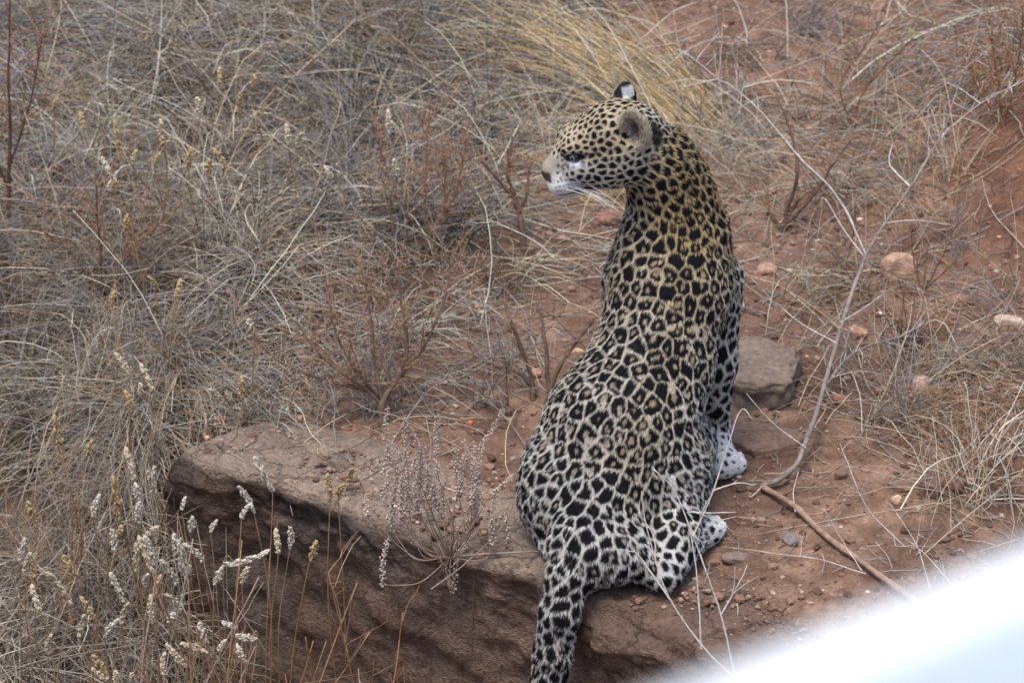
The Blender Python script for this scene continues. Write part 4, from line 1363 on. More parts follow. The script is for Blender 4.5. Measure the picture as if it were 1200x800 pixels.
for q_, (lab, x_, y_, hgt, ccol, sd) in enumerate((
        ('leafless orange brown weed in front of the rock face', 250, 860, 0.62, srgb(160, 120, 90), 81),
        ('tall bare brown weed crossing the dark rock face', 420, 900, 0.50, srgb(150, 112, 84), 82),
        ('forked whitish thorn twig in front of the beaded seed plant', 395, 850, 0.40, C_PALE, 83),
        ('thin straight orange stalk rising before the rock lip', 472, 860, 0.72, srgb(164, 124, 92), 84),
        ('arching tan weed stems before the left end of the rock face', 300, 880, 0.66, srgb(170, 138, 106), 85),
        ('crossing reddish stems at the foot of the dark rock face', 350, 900, 0.52, srgb(150, 112, 88), 86),
        ('bent grey weed stems rising beside the white woolly cluster', 190, 870, 0.60, srgb(170, 156, 140), 87))):
    g = np.random.default_rng(sd)
    base_y = {81: -.30, 82: -.42, 83: -.40, 84: -.46, 85: -.36, 86: -.40, 87: -.28}[sd]
    b_ = D(x_, y_, base_y); b_[2] = float(hz(b_[0], b_[1]))
    rt = empty('bare_weed', b_, lab, 'weed', 'leafless weeds before the rock face')
    Ps = []
    lean = {81: (-0.16, -0.05), 82: (-0.05, 0.0), 83: (0.16, -0.03), 84: (0.02, 0.0), 85: (0.10, -0.02), 86: (-0.14, 0), 87: (0.12, 0)}[sd]
    for k in range({81: 4, 82: 4, 83: 4, 84: 2, 85: 5, 86: 5, 87: 5}[sd]):
        tip = b_ + np.array((lean[0] + g.normal(0, 0.10), lean[1] + g.normal(0, 0.05), hgt * g.uniform(0.75, 1.1)))
        m_ = (b_ + tip) / 2 + g.normal(0, 0.035, 3)
        _, P = limb('stem', rt, np.array([b_, m_, tip]), 0.0030, 0.0011, ccol, 20, 4, 0.001, sd * 3 + k, twig_m)
        Ps.append(P)
    side_twigs('fine_twigs', rt, np.vstack(Ps), 22, 0.05, 0.16, 0.0009, ccol, g, 0.35, 0.55)

# ------------------------------------------------------------------ beaded seed plant
bead_m = tint_mat('seed_bead', 0.8, 200, 0.3, 0.2)
sp_spec = [((455, 475), (458, 541)), ((474, 492), (476, 545)), ((483, 506), (484, 548)), ((446, 538), (449, 582)), ((474, 545), (470, 608)), ((501, 520), (499, 580)),
           ((513, 482), (512, 552)), ((516, 538), (518, 608)), ((534, 520), (537, 576)), ((548, 522), (541, 574)), ((567, 520), (563, 566)), ((590, 478), (562, 524)), ((485, 570), (487, 636)),
           ((464, 580), (461, 622)), ((455, 629), (449, 685)), ((534, 611), (532, 692)), ((548, 601), (545, 643)), ((580, 576), (577, 636)), ((595, 587), (597, 636)), ((602, 555), (576, 578)),
           ((429, 576), (430, 601)), ((512, 650), (530, 688)), ((508, 560), (506, 612)), ((524, 560), (521, 596)), ((492, 545), (492, 600)), ((556, 540), (552, 590))]
_g = np.random.default_rng(77)
for _k in range(12):
    _x, _y = _g.uniform(450, 580), _g.uniform(500, 570)
    sp_spec.append(((_x, _y), (_x + _g.normal(0, 4), _y + _g.uniform(40, 75))))
pb = D(528, 700, -0.255); pb[2] = float(hz(pb[0], pb[1] + 0.10)); pb = D(528, 652, -0.215)
bead_plant = empty('beaded_seed_plant', pb, 'dry plant with strings of tiny round seed beads on the rock lip', 'seed plant')
gs = np.random.default_rng(91)
bmx = bmesh.new(); bmesh.ops.create_icosphere(bmx, subdivisions=1, radius=1.0)
IV = np.array([v.co[:] for v in bmx.verts]); IF = np.array([[v.index for v in f.verts] for f in bmx.faces]); bmx.free()
c_bead = srgb(188, 171, 157)
for k, ((x0, y0), (x1, y1)) in enumerate(sp_spec):
    yy = -0.215 + gs.normal(0, 0.03)
    a, b_ = D(x0, y0, yy + gs.normal(0, 0.01)), D(x1, y1, yy)
    P = smooth_path(np.array([b_, (a + b_) / 2 + gs.normal(0, 0.006, 3), a]), 30)
    Ln = np.linalg.norm(a - b_); nw = max(4, int(Ln / 0.0064))
    VV, FF, off = [], [], 0
    for i in range(nw):
        c = P[int(i / nw * 29)]
        for s_ in range(4):
            if gs.random() < 0.18: continue
            an = s_ * math.pi / 2 + i * 0.5
            w_ = IV * 0.0029 * gs.uniform(0.75, 1.2) * (1 - 0.35 * i / nw) + c + np.array((math.cos(an), math.sin(an), 0)) * 0.0044 + gs.normal(0, 0.0011, 3)
            VV.append(w_); FF.append(IF + off); off += len(IV)
    V_, Q_, cp = tube_arrays(P[None], np.full((1, 30), 0.0011), 4)
    VV.append(V_); F4 = Q_ + off
    cc = np.repeat(c_bead[None], sum(len(v) for v in VV), axis=0) * gs.uniform(0.85, 1.12) * np.repeat(gs.uniform(0.8, 1.15, (sum(len(v) for v in VV) + 7) // 8), 8)[:sum(len(v) for v in VV), None]
    mesh_np('seed_spike', np.concatenate(VV) - pb, [np.concatenate(FF), F4], bead_m, cc, True, bead_plant)
    # stalk from the root to the foot of the spike
    if k % 2 == 0 or k > 12:
        mid_ = (pb + b_) / 2 + np.array((0, -0.015, -0.02)) + gs.normal(0, 0.012, 3)
        limb('stem', bead_plant, np.array([pb, mid_, b_]), 0.0016, 0.0009, srgb(150, 128, 112), 16, 4, 0.0008, 900 + k, twig_m)
limb('stem', bead_plant, np.array([pb, D(580, 648, -.235), D(650, 645, -.24), ]), 0.0028, 0.0016, srgb(158, 140, 126), 18, 5, 0.0006, 960, twig_m)
limb('stem', bead_plant, np.array([D(505, 690, -.26), D(545, 660, -.25), D(590, 615, -.23), D(612, 560, -.20)]), 0.0016, 0.0008, srgb(158, 140, 126), 18, 5, 0.0006, 961, twig_m)

# ------------------------------------------------------------------ weeds with woolly spikes
wool = tint_mat('woolly_bract', 0.9, 240, 0.22, 0.1)


def wool_spike(seed):
    g = np.random.default_rng(seed)
    VV, FF, CC, off = [], [], [], 0
    n_ = 74
    for i in range(n_):
        z = i / n_
        an = i * 2.399 + g.normal(0, 0.2)
        wd = (0.12 * math.sin(math.pi * min(0.98, (z * 0.86 + 0.10))) ** 0.6 + 0.02) * g.uniform(0.75, 1.2)
        d = np.array((math.cos(an), math.sin(an), 0.35))
        q = IV * np.array((0.044, 0.044, 0.062)) * g.uniform(0.5, 1.35)
        q = q * (1 + g.normal(0, 0.24, (len(q), 1)))
        VV.append(q + d * wd * g.uniform(0.35, 0.95) + np.array((0, 0, z))); FF.append(IF + off); off += len(IV)
        CC.append(np.repeat((np.array((1, 1, 1)) * g.uniform(0.72, 1.12))[None], len(IV), axis=0))
    V = np.concatenate(VV)
    bend = g.normal(0, 0.16, 2)
    V[:, 0] += bend[0] * V[:, 2] ** 2; V[:, 1] += bend[1] * V[:, 2] ** 2
    return V, np.concatenate(FF), np.concatenate(CC)


C_WOOL = {'w': srgb(206, 197, 180), 't': srgb(186, 162, 120), 'm': srgb(202, 187, 160)}
spike_mesh = {}
for kind_, cw in C_WOOL.items():
    for v_ in range(3):
        V, F, C = wool_spike(700 + v_)
        ob = mesh_np('woolly_spike', V, F, wool, C * cw, True)
        spike_mesh[kind_, v_] = ob.data
        bpy.data.objects.remove(ob)

# (label, stem height above ground, [(pixel x, y of the spike's middle, length in pixels, tilt from upright in degrees, colour)])
WEEDS = [
    ('woolly spiked weed with one thick long spike in dense grass high on the slope', .22, [(138, 166, 44, 4, 't'), (127, 199, 24, 20, 'w'), (133, 217, 16, -8, 't')]),
    ('woolly weed with a lone small tan spike highest up the grassy slope', .22, [(257, 91, 16, 4, 't')]),
    ('two short woolly tan spikes, one lower than the other, on the upper slope', .22, [(297, 96, 15, -4, 't'), (280, 117, 24, 3, 't')]),
    ('pair of cream woolly spikes side by side above the orange shrub', .22, [(337, 159, 22, 3, 'm'), (349, 162, 22, -4, 'm')]),
    ('row of dull woolly tan spikes in the grass below the pair of small spikes', .20, [(263, 187, 24, 6, 't'), (245, 196, 20, -10, 't'), (219, 187, 26, 4, 't')]),
    ('faint ochre woolly spikes beside the thick spiked weed', .20, [(192, 169, 20, 4, 't'), (181, 187, 15, -6, 't'), (154, 187, 15, 3, 't')]),
    ('two cream woolly spikes leaning left on a stem above the rock ledge corner', .26, [(145, 427, 26, 22, 'm'), (174, 446, 32, 20, 'm'), (164, 456, 14, 0, 'm'), (152, 469, 18, 18, 't')]),
    ('tan woolly spikes just behind the left end of the rock ledge', .20, [(257, 461, 24, 14, 'm'), (283, 454, 26, 5, 't'), (269, 464, 12, 0, 'm')]),
    ('long tan woolly spike among grey grass left of the rock ledge', .34, [(69, 512, 52, 4, 't'), (101, 527, 20, 0, 't')]),
    ('short cream spike leaning out of tall grass at the ledge corner', .34, [(150, 532, 20, 10, 'm')]),
    ('woolly weed with a white tipped spike and a twin beside it at the ledge corner', .40, [(155, 548, 36, 8, 'm'), (160, 576, 20, 14, 'w'), (179, 565, 34, 10, 'm')]),
    ('slender tan woolly spike standing upright in grass before the ledge corner', .38, [(137, 584, 52, 2, 't')]),
    ('short white woolly spike on a thin stem at the ledge corner', .42, [(160, 601, 26, 10, 'w')]),
    ('tiny white woolly tufts dotted before the left corner of the rock face', .50, [(213, 592, 12, 0, 'w'), (225, 614, 18, -16, 'w'), (248, 617, 14, -10, 'w'), (233, 645, 28, 18, 'w')]),
    ('weed with a long white curved woolly spike in front of the rock lip', .60, [(309, 556, 46, 24, 'w'), (291, 583, 36, 18, 'w'), (283, 600, 16, 0, 'w')]),
    ('three small greyish woolly spikes against the dark rock face', .55, [(343, 630, 26, -14, 'w'), (326, 638, 24, 0, 'm'), (368, 645, 24, -22, 't')]),
    ('bright white woolly spike lying sideways across the rock face', .55, [(288, 660, 46, -86, 'w'), (257, 674, 24, -30, 'w'), (286, 672, 24, -14, 'm')]),
    ('cluster of large white woolly spikes at the foot of the ledge corner', .45, [(205, 638, 26, 8, 'w'), (212, 656, 52, 12, 'w'), (203, 668, 36, 10, 'w'), (222, 668, 12, 0, 'w')]),
    ('bunch of cream woolly spikes beside the large white cluster', .42, [(159, 652, 38, 0, 'm'), (171, 655, 42, 24, 'm'), (176, 645, 34, 14, 'w'), (182, 688, 24, 0, 't'), (169, 677, 20, 4, 'w')]),
    ('long cream woolly spike leaning over tangled straw left of the white cluster', .38, [(71, 686, 50, 24, 'm')]),
    ('single white woolly spike leaning left in straw beside the cream bunch', .40, [(138, 688, 36, 18, 'w')]),
    ('cream woolly spikes low in the straw below the white cluster', .42, [(176, 716, 30, 12, 'm'), (209, 702, 26, 16, 'm'), (201, 724, 16, -30, 'w')]),
    ('dull tan woolly spike low among grey straw stems', .38, [(108, 714, 26, 4, 't')]),
    ('group of white woolly tufts at the bottom of the dark rock face', .48, [(238, 742, 28, 16, 'w'), (229, 756, 28, 54, 'm'), (270, 733, 16, 70, 'w'), (289, 746, 22, 72, 'w'), (281, 768, 20, 40, 'w'), (256, 757, 12, 0, 'w')]),
    ('two leaning cream woolly spikes at the base of the straw tangle', .42, [(207, 770, 30, 40, 'm'), (188, 782, 22, 26, 'm')]),
    ('small woolly tufts at the very foot of the straw slope', .40, [(117, 794, 18, 80, 'm'), (135, 793, 14, 0, 'm'), (155, 793, 16, 10, 'm')]),
    ('small ochre woolly spikes standing before the ledge lip near the beaded plant', .62, [(386, 570, 28, 2, 't'), (397, 573, 18, -6, 't'), (411, 556, 26, -16, 't')]),
    ('pale woolly tufts in the grass between the shrubs high on the slope', .2, [(455, 145, 26, 6, 'w'), (467, 150, 14, -6, 'w'), (464, 196, 20, 4, 'm'), (385, 203, 14, 50, 'w')]),
]
_gx = np.random.default_rng(88)
for _k in range(16):
    _tl = _gx.uniform(-25, 30)
    WEEDS.append(('%s woolly spike %s in the straw tangle left of the rock face' % (('small cream', 'small tan', 'small white')[_k % 3], 'leaning left' if _tl > 9 else 'leaning right' if _tl < -9 else 'standing upright'), .36, [(_gx.uniform(15, 200), _gx.uniform(560, 785), _gx.uniform(20, 38), _tl, 'mtw'[_k % 3])]))
for _k in range(9):
    _tl = _gx.uniform(-20, 20)
    WEEDS.append(('%s woolly spike %s in the grey grass high on the slope' % (('short cream', 'short tan', 'short tan')[_k % 3], 'leaning left' if _tl > 7 else 'leaning right' if _tl < -7 else 'standing upright'), .22, [(_gx.uniform(20, 300), _gx.uniform(80, 420), _gx.uniform(14, 26), _tl, 'mtt'[_k % 3])]))
stalk_c = srgb(160, 132, 100)
gw = np.random.default_rng(55)
for wi, (lab, hgt, spikes) in enumerate(WEEDS):
    tips = []
    for (px, py, ln, tl, kd_) in spikes:
        tips.append(T(px, py, (hgt + 0.07) * gw.uniform(0.9, 1.0)))
    bx_ = np.mean(tips, axis=0) + np.array((gw.normal(0, 0.03), gw.uniform(0.0, 0.05), 0))
    bx_[2] = float(hz(bx_[0], bx_[1])) - 0.003
    rt = empty('woolly_weed', bx_, lab, 'weed', 'woolly spiked weeds')
    for k, (px, py, ln, tl, kd_) in enumerate(spikes):
        L_ = ln / 600 * 1.12
        ta = math.radians(tl)
        tilt = np.array((-math.sin(ta), 0, math.cos(ta)))             # leaning left in the photo is positive
        foot = tips[k] - tilt * L_ * 0.5
        ob = link(bpy.data.objects.new('woolly_spike', spike_mesh[kd_, (wi + k) % 3]))
        ob.parent = rt
        ob.location = Vector(foot - bx_)
        sx_ = np.clip(0.062 / max(L_, 0.02), 0.75, 1.9) * 0.82
        ob.scale = (L_ * sx_, L_ * sx_, L_)
        ob.rotation_euler = (Vector(tilt).to_track_quat('Z', 'Y') @ Matrix.Rotation(gw.uniform(0, 6.28), 3, 'Z').to_quaternion()).to_euler()
        m_ = bx_ * 0.45 + foot * 0.55 + gw.normal(0, 0.018, 3)
        limb('stalk', rt, np.array([bx_, m_, foot, foot + tilt * L_ * 0.3]), 0.0017, 0.0009, stalk_c, 16, 4, 0.0005, 1200 + wi * 7 + k, twig_m)

# ------------------------------------------------------------------ leafless shrubs
def shrub(name, label, base_px, trunk_paths, colr_, fine_c, seed, n_fine, fine_len, cat='shrub', r=0.005, fuzz=0, fuzz_c=None, group=None):
    g = np.random.default_rng(seed)
    c = T(*base_px)
    c[2] = float(hz(c[0], c[1]))
    rt = empty(name, c, label, cat, group)
    Ps = []
    for i, pts in enumerate(trunk_paths):
        _, P = limb('stem', rt, pts, r * (1 if i == 0 else 0.62), r * 0.28, colr_, 22, 5, 0.0012, seed + i)
        Ps.append(P)
    allp = np.vstack([p[5:] for p in Ps])
    o_ = side_twigs('fine_twigs', rt, allp, n_fine, *fine_len, 0.0010, fine_c, g, 0.55, 0.55, 0.0, None, 0.8)
    if fuzz:
        # tiny dry leaf bits along the fine twigs
        V = np.array([v.co[:] for v in o_.data.vertices]) + c
        q = V[g.integers(0, len(V), fuzz)]
        d = g.normal(0, 1, (fuzz, 3)); d /= np.linalg.norm(d, axis=1, keepdims=True)
        s = np.linspace(0, 1, 3)
        Pz = q[:, None, :] + d[:, None, :] * (g.uniform(0.004, 0.014, fuzz)[:, None] * s)[:, :, None]
        Pz[..., 2] = np.maximum(Pz[..., 2], hz(Pz[..., 0], Pz[..., 1]) + 0.002)
        cz = np.asarray(fuzz_c)[None] * g.uniform(0.7, 1.25, (fuzz, 1))
        f_ = tubes('dry_leaf_bits', Pz - c, np.repeat(np.array((0.0006, 0.0012, 0.0004))[None], fuzz, axis=0), twig_m, cz, 3, rt)
        f_['kind'] = 'stuff'
    return rt


OR = srgb(152, 124, 102)
shrub('leafless_shrub', 'wide bushy leafless shrub with a dark forked trunk and orange twigs above the rock ledge', (447, 498),
      [[(447, 500, 0), (449, 470, .05), (462, 448, .08), (474, 432, .11), (476, 395, .17), (470, 350, .24), (466, 300, .32)],
       [(448, 475, .04), (432, 458, .08), (405, 440, .12), (375, 415, .17), (345, 375, .24)], [(448, 470, .04), (425, 445, .10), (398, 400, .18), (385, 350, .26)],
       [(448, 470, .05), (440, 430, .12), (436, 380, .20), (425, 320, .30)], [(474, 432, .11), (500, 400, .17), (520, 350, .25), (530, 300, .32)], [(449, 465, .05), (420, 455, .08), (380, 445, .10), (330, 425, .14), (300, 395, .18)]],
      srgb(114, 95, 82), OR, 131, 150, (0.05, 0.17), 'shrub', 0.0075, 1500, srgb(166, 132, 106))
shrub('leafless_shrub', 'small dark stemmed shrub with a stout stump under the leopard face', (613, 292),
      [[(613, 294, 0), (611, 262, .05), (604, 236, .09), (585, 212, .13), (565, 190, .17)], [(608, 250, .07), (618, 225, .11), (620, 195, .16)], [(606, 240, .08), (596, 205, .14), (600, 160, .2)]],
      C_BRN, srgb(140, 104, 80), 132, 26, (0.03, 0.10), 'shrub', 0.0085, 200, OR)
shrub('leafless_shrub', 'orange feathery dry shrub standing in grey grass left of the leopard face', (500, 300),
      [[(500, 302, 0), (498, 240, .12), (500, 180, .22), (505, 110, .34)], [(500, 280, .04), (470, 240, .12), (450, 190, .20), (440, 150, .28)], [(500, 275, .05), (530, 235, .13), (545, 180, .22)], [(500, 280, .05), (520, 240, .12), (518, 170, .25)]],
      srgb(128, 100, 84), OR, 133, 110, (0.05, 0.15), 'shrub', 0.0028, 900, srgb(168, 130, 102))
shrub('leafless_shrub', 'low cluster of brown stumps with thin upright stems at the leopard left hip', (598, 486),
      [[(598, 490, 0), (593, 470, .04), (590, 452, .07)], [(625, 470, 0), (622, 440, .05), (600, 380, .16), (590, 350, .2)], [(640, 478, 0), (655, 430, .08), (680, 395, .14), (700, 370, .18)], [(645, 470, 0), (640, 410, .1), (632, 360, .18)], [(630, 465, 0), (612, 440, .05), (575, 425, .08)]],
      srgb(110, 90, 77), srgb(144, 114, 92), 134, 34, (0.03, 0.11), 'shrub', 0.010, 150, OR)
shrub('leafless_shrub', 'broken brown woody stub with splayed twigs right of the leopard neck', (918, 270),
      [[(918, 272, 0), (925, 250, .04), (938, 232, .08)], [(916, 270, 0), (902, 250, .03), (899, 252, .02)], [(920, 262, .02), (945, 240, .07), (975, 195, .15), (1000, 160, .2)], [(920, 255, .03), (935, 200, .14), (925, 150, .2), (910, 110, .26)]],
      C_BRN, srgb(158, 124, 98), 135, 40, (0.04, 0.15), 'shrub', 0.0085, 120, OR)
shrub('leafless_shrub', 'thin brown weed rising beside the pinkish boulder', (1082, 345),
      [[(1082, 348, 0), (1085, 305, .08), (1092, 270, .14)], [(1083, 340, .01), (1105, 300, .1), (1122, 262, .18), (1142, 250, .2)], [(1081, 345, 0), (1070, 300, .08), (1068, 260, .16)], [(1084, 340, .01), (1110, 315, .07), (1130, 300, .1)]],
      srgb(134, 102, 78), srgb(170, 138, 106), 136, 26, (0.04, 0.12), 'weed', 0.0032)
shrub('leafless_shrub', 'tall dark red brown stalk with fine twigs at the edge of the grassy slope', (8, 260),
      [[(8, 262, 0), (12, 180, .16), (10, 90, .34), (12, -20, .55)], [(10, 200, .12), (35, 120, .28), (50, 40, .42)], [(10, 220, .08), (-20, 150, .24), (-30, 60, .4)]],
      srgb(98, 70, 58), srgb(134, 98, 78), 137, 60, (0.06, 0.18), 'shrub', 0.0055, 300, srgb(140, 100, 76))
shrub('leafless_shrub', 'rusty orange dry bush on top of the red bank', (1175, 150),
      [[(1175, 152, 0), (1170, 100, .1), (1160, 40, .22)], [(1176, 150, 0), (1190, 90, .12), (1200, 20, .25)], [(1175, 150, 0), (1150, 110, .08), (1130, 70, .15)]],
      srgb(130, 90, 62), srgb(160, 122, 90), 138, 90, (0.05, 0.16), 'shrub', 0.004, 900, srgb(158, 120, 88))
shrub('leafless_shrub', 'spindly green tinged shrub twigs on the bare soil behind the dead branch', (1000, 150),
      [[(1000, 152, 0), (1010, 110, .08), (1040, 75, .15), (1070, 45, .2)], [(1000, 150, 0), (985, 100, .1), (1010, 60, .18), (1035, 20, .26)]],
      srgb(128, 96, 76), srgb(158, 126, 96), 139, 30, (0.05, 0.14), 'shrub', 0.0036, 120, srgb(120, 140, 84))
shrub('leafless_shrub', 'bare brown shrub leaning out of dense grass above the rock ledge corner', (120, 360),
      [[(120, 362, 0), (118, 300, .12), (114, 250, .22), (112, 210, .3)], [(120, 345, .02), (150, 300, .1), (185, 265, .2)], [(120, 350, .02), (85, 300, .12), (50, 270, .2)]],
      srgb(110, 80, 64), srgb(150, 112, 86), 140, 50, (0.05, 0.17), 'shrub', 0.0042, 350, OR)
shrub('leafless_shrub', 'upright orange brown weed stems in front of the straw tangle', (60, 760),
      [[(60, 765, 0), (80, 690, .14), (100, 610, .28), (120, 540, .4)], [(60, 760, 0), (40, 690, .14), (25, 620, .28)], [(62, 755, 0), (95, 650, .2), (80, 560, .38)], [(60, 760, 0), (70, 700, .12), (150, 640, .26)]],
      srgb(146, 118, 94), srgb(160, 132, 104), 141, 50, (0.05, 0.18), 'weed', 0.0034, 120, OR)

# ------------------------------------------------------------------ grass tufts that stand out
def tuft(name, label, px, py, n_, L0, az_mid, az_sd, el_mid, el_sd, droop, pal, seed, r=0.0012, spread=0.03, group='grass tufts that stand out'):
    g = np.random.default_rng(seed)
    c = T(px, py)
    b_ = np.column_stack([c[0] + g.normal(0, spread, n_), c[1] + g.normal(0, spread, n_)])
    b_ = np.column_stack([b_, hz(b_[:, 0], b_[:, 1])])
    P = arcs(b_, az_mid + g.normal(0, az_sd, n_), np.clip(g.normal(el_mid, el_sd, n_), 0.03, 1.5), L0 * g.uniform(0.45, 1.15, n_), droop * g.uniform(0.5, 1.4, n_), 9, g, 0.03)
    cl = np.array(pal)[g.integers(0, len(pal), n_)] * g.uniform(0.8, 1.15, (n_, 1))
    o_ = tubes(name, P, r * g.uniform(0.6, 1.1, n_)[:, None] * np.linspace(1, 0.4, 9)[None], straw, cl, 3, None, np.array((c[0], c[1], float(hz(c[0], c[1])))))
    tag(o_, label, 'grass tuft', group)
    return o_


GOLD = [srgb(226, 200, 148), srgb(214, 186, 136), srgb(234, 216, 176), srgb(204, 174, 128)]
GREY = [srgb(176, 164, 148), srgb(196, 186, 168), srgb(160, 150, 140)]
BUFF = [srgb(188, 156, 120), srgb(204, 178, 142), srgb(168, 134, 102)]
tuft('golden_grass', 'golden straw tuft swept back to the left behind the leopard head', 806, 150, 330, 0.70, 2.36, 0.15, 0.36, 0.15, 0.28, GOLD + GREY[:1], 601, 0.0013, 0.06)
tuft('golden_grass', 'yellow grass tuft fanning forward under the leopard forehead', 740, 225, 150, 0.34, 2.9, 0.55, 0.55, 0.25, 0.45, GOLD + GREY, 602, 0.0011, 0.05)
tuft('grey_grass', 'pale grey grass tuft with drooping blades right of the leopard ears', 862, 165, 90, 0.20, 4.6, 0.9, 0.8, 0.3, 0.9, GREY, 603, 0.0012, 0.03)
tuft('buff_grass', 'buff grass tuft leaning over the bare soil behind the leopard neck', 900, 210, 80, 0.30, 2.8, 0.8, 0.5, 0.3, 0.5, BUFF + GREY, 604, 0.0010, 0.05)
tuft('buff_grass', 'thin buff grass in front of the red bank by the upper dead twigs', 1075, 225, 60, 0.34, 2.7, 1.2, 0.55, 0.3, 0.4, BUFF, 605, 0.0010, 0.07)
tuft('buff_grass', 'dry tussock with spreading straw behind the pale upright stone', 1085, 440, 60, 0.18, 1.6, 1.8, 0.8, 0.4, 0.6, GREY + BUFF, 606, 0.0010, 0.04)
tuft('buff_grass', 'brown dry tussock overhanging the dark reddish clod on the right bank', 1150, 500, 95, 0.24, 3.9, 1.5, 0.8, 0.4, 0.6, [srgb(170, 136, 106), srgb(150, 116, 88), srgb(190, 164, 130)], 607, 0.0011, 0.05)
tuft('buff_grass', 'straw tussock on the slope of the red bank beside the long pale stone', 1190, 455, 45, 0.20, 3.4, 1.2, 0.7, 0.4, 0.5, BUFF, 608, 0.0010, 0.05)
tuft('grey_grass', 'sparse pale stems above the small cream stone near the right bank', 1140, 600, 60, 0.26, 2.2, 1.2, 0.9, 0.4, 0.5, GREY + BUFF, 609, 0.0011, 0.05)
tuft('grey_grass', 'grey straw heap spilling toward the rock ledge corner', 165, 500, 320, 0.30, 4.9, 0.9, 0.45, 0.3, 0.7, GREY, 610, 0.0011, 0.07)
tuft('grey_grass', 'tall grey straw drooping over the ledge corner', 195, 560, 260, 0.34, 3.6, 1.1, 0.8, 0.35, 0.7, GREY + BUFF, 611, 0.0011, 0.07)
tuft('grey_grass', 'dark tangled straw heap at the foot of the grassy slope', 70, 730, 260, 0.30, 1.0, 2.5, 0.7, 0.4, 0.7, GREY + [srgb(110, 100, 90)], 614, 0.0011, 0.09)
tuft('grey_grass', 'grey straw heap leaning against the lower rock face', 175, 740, 260, 0.28, 0.6, 1.6, 0.7, 0.4, 0.7, GREY + [srgb(110, 100, 90)], 615, 0.0011, 0.07)
tuft('buff_grass', 'straw tuft on bare soil under the orange shrub', 330, 455, 140, 0.18, 4.0, 1.8, 0.5, 0.3, 0.5, GREY, 612, 0.0010, 0.06)
tuft('buff_grass', 'dry stalks hanging in front of the pinkish boulder', 1130, 385, 26, 0.24, 3.3, 0.7, 0.5, 0.3, 0.45, BUFF, 613, 0.0010, 0.06)

# small living sprigs
sprig_m = tint_mat('green_leaf', 0.7, 90, 0.25, 0.3)
for sd, (px, py, n_, lab) in enumerate(((340, 487, 14, 'tiny grey green sprig on the rock ledge'), (1038, 318, 12, 'tiny blue green sprig at the foot of the pinkish boulder'), (1072, 48, 16, 'fresh green leaves on a twig at the top of the bare slope'), (205, 425, 12, 'small pale green sprig in grass above the ledge corner'))):
    g = np.random.default_rng(640 + sd)
    c = T(px, py, 0.0); c[2] = float(hz(c[0], c[1]))
    VV, FF = [], []
    for i in range(n_):
        a = g.uniform(0, 6.283); d = np.array((math.cos(a), math.sin(a), g.uniform(0.2, 1.0))); d /= np.linalg.norm(d)
        sd_ = np.cross(d, (0, 0, 1)); sd_ /= np.linalg.norm(sd_) + 1e-9
        nn = np.cross(sd_, d)
        b_ = g.normal(0, 0.010, 3) * np.array((1, 1, 0.2)) + np.array((0, 0, g.uniform(0.0, 0.02)))
        L_ = g.uniform(0.010, 0.020); w_ = L_ * 0.28
        q = np.array([b_, b_ + d * L_ * .5 + sd_ * w_, b_ + d * L_, b_ + d * L_ * .5 - sd_ * w_, b_ + d * L_ * .5 + nn * 0.0015])
        FF.append(np.array([[0, 1, 4], [1, 2, 4], [2, 3, 4], [3, 0, 4]]) + 5 * i); VV.append(q)
    cg = {0: srgb(140, 150, 128), 1: srgb(110, 134, 118), 2: srgb(136, 156, 88), 3: srgb(148, 158, 132)}[sd]
    o_ = mesh_np('green_sprig', np.concatenate(VV), np.concatenate(FF), sprig_m, np.repeat(cg[None], n_ * 5, axis=0), True)
    o_.location = c
    tag(o_, lab, 'sprig')
# ------------------------------------------------------------------ the vehicle the photograph is taken from (roof edge in view, far out of focus)
paint_m, pnt, pbs = new_mat('white_car_paint')
pbs.inputs['Base Color'].default_value = (0.80, 0.82, 0.82, 1); pbs.inputs['Roughness'].default_value = 0.35; pbs.inputs['Specular IOR Level'].default_value = 0.5
pnz = pnt.nodes.new('ShaderNodeTexNoise'); pnz.inputs['Scale'].default_value = 9
pmr = pnt.nodes.new('ShaderNodeMapRange'); pmr.inputs['To Min'].default_value = 0.28; pmr.inputs['To Max'].default_value = 0.5
pnt.links.new(pnz.outputs['Fac'], pmr.inputs['Value']); pnt.links.new(pmr.outputs[0], pbs.inputs['Roughness'])
sky_tint_m = tint_mat('sky_reflection_tint', 0.4, 6, 0.06, 0.4, base=(0.42, 0.47, 0.48))  # pale blue colour stands in for sky reflected on the white roof
glass_m, gnt, gbs = new_mat('tinted_glass')
gbs.inputs['Base Color'].default_value = (0.02, 0.03, 0.035, 1); gbs.inputs['Roughness'].default_value = 0.05; gbs.inputs['Specular IOR Level'].default_value = 0.6
rub_m = tint_mat('rubber', 0.85, 30, 0.2, 0.2, base=(0.02, 0.02, 0.02))
steel_m, snt, sbs = new_mat('steel')
sbs.inputs['Base Color'].default_value = (0.45, 0.45, 0.46, 1); sbs.inputs['Metallic'].default_value = 0.9; sbs.inputs['Roughness'].default_value = 0.4
lamp_m, lnt, lbs = new_mat('lamp_lens')
lbs.inputs['Base Color'].default_value = (0.7, 0.72, 0.74, 1); lbs.inputs['Roughness'].default_value = 0.1

VA = math.radians(36)
Qe = CAM + ray(1000, 694) * 1.55
vdir = np.array((math.cos(VA), math.sin(VA), 0)); vout = np.array((-math.sin(VA), math.cos(VA), 0))
WID, LEN = 1.76, 4.5
ctr = Qe - vout * (WID / 2) - vdir * (LEN / 2 - 0.25)
road_z = 1.50
van = empty('safari_van', (ctr[0], ctr[1], road_z), 'out of focus white vehicle roof edge in front of the rock ledge', 'vehicle')
van.rotation_euler = (0, 0, VA)
ROOF = Qe[2] - road_z


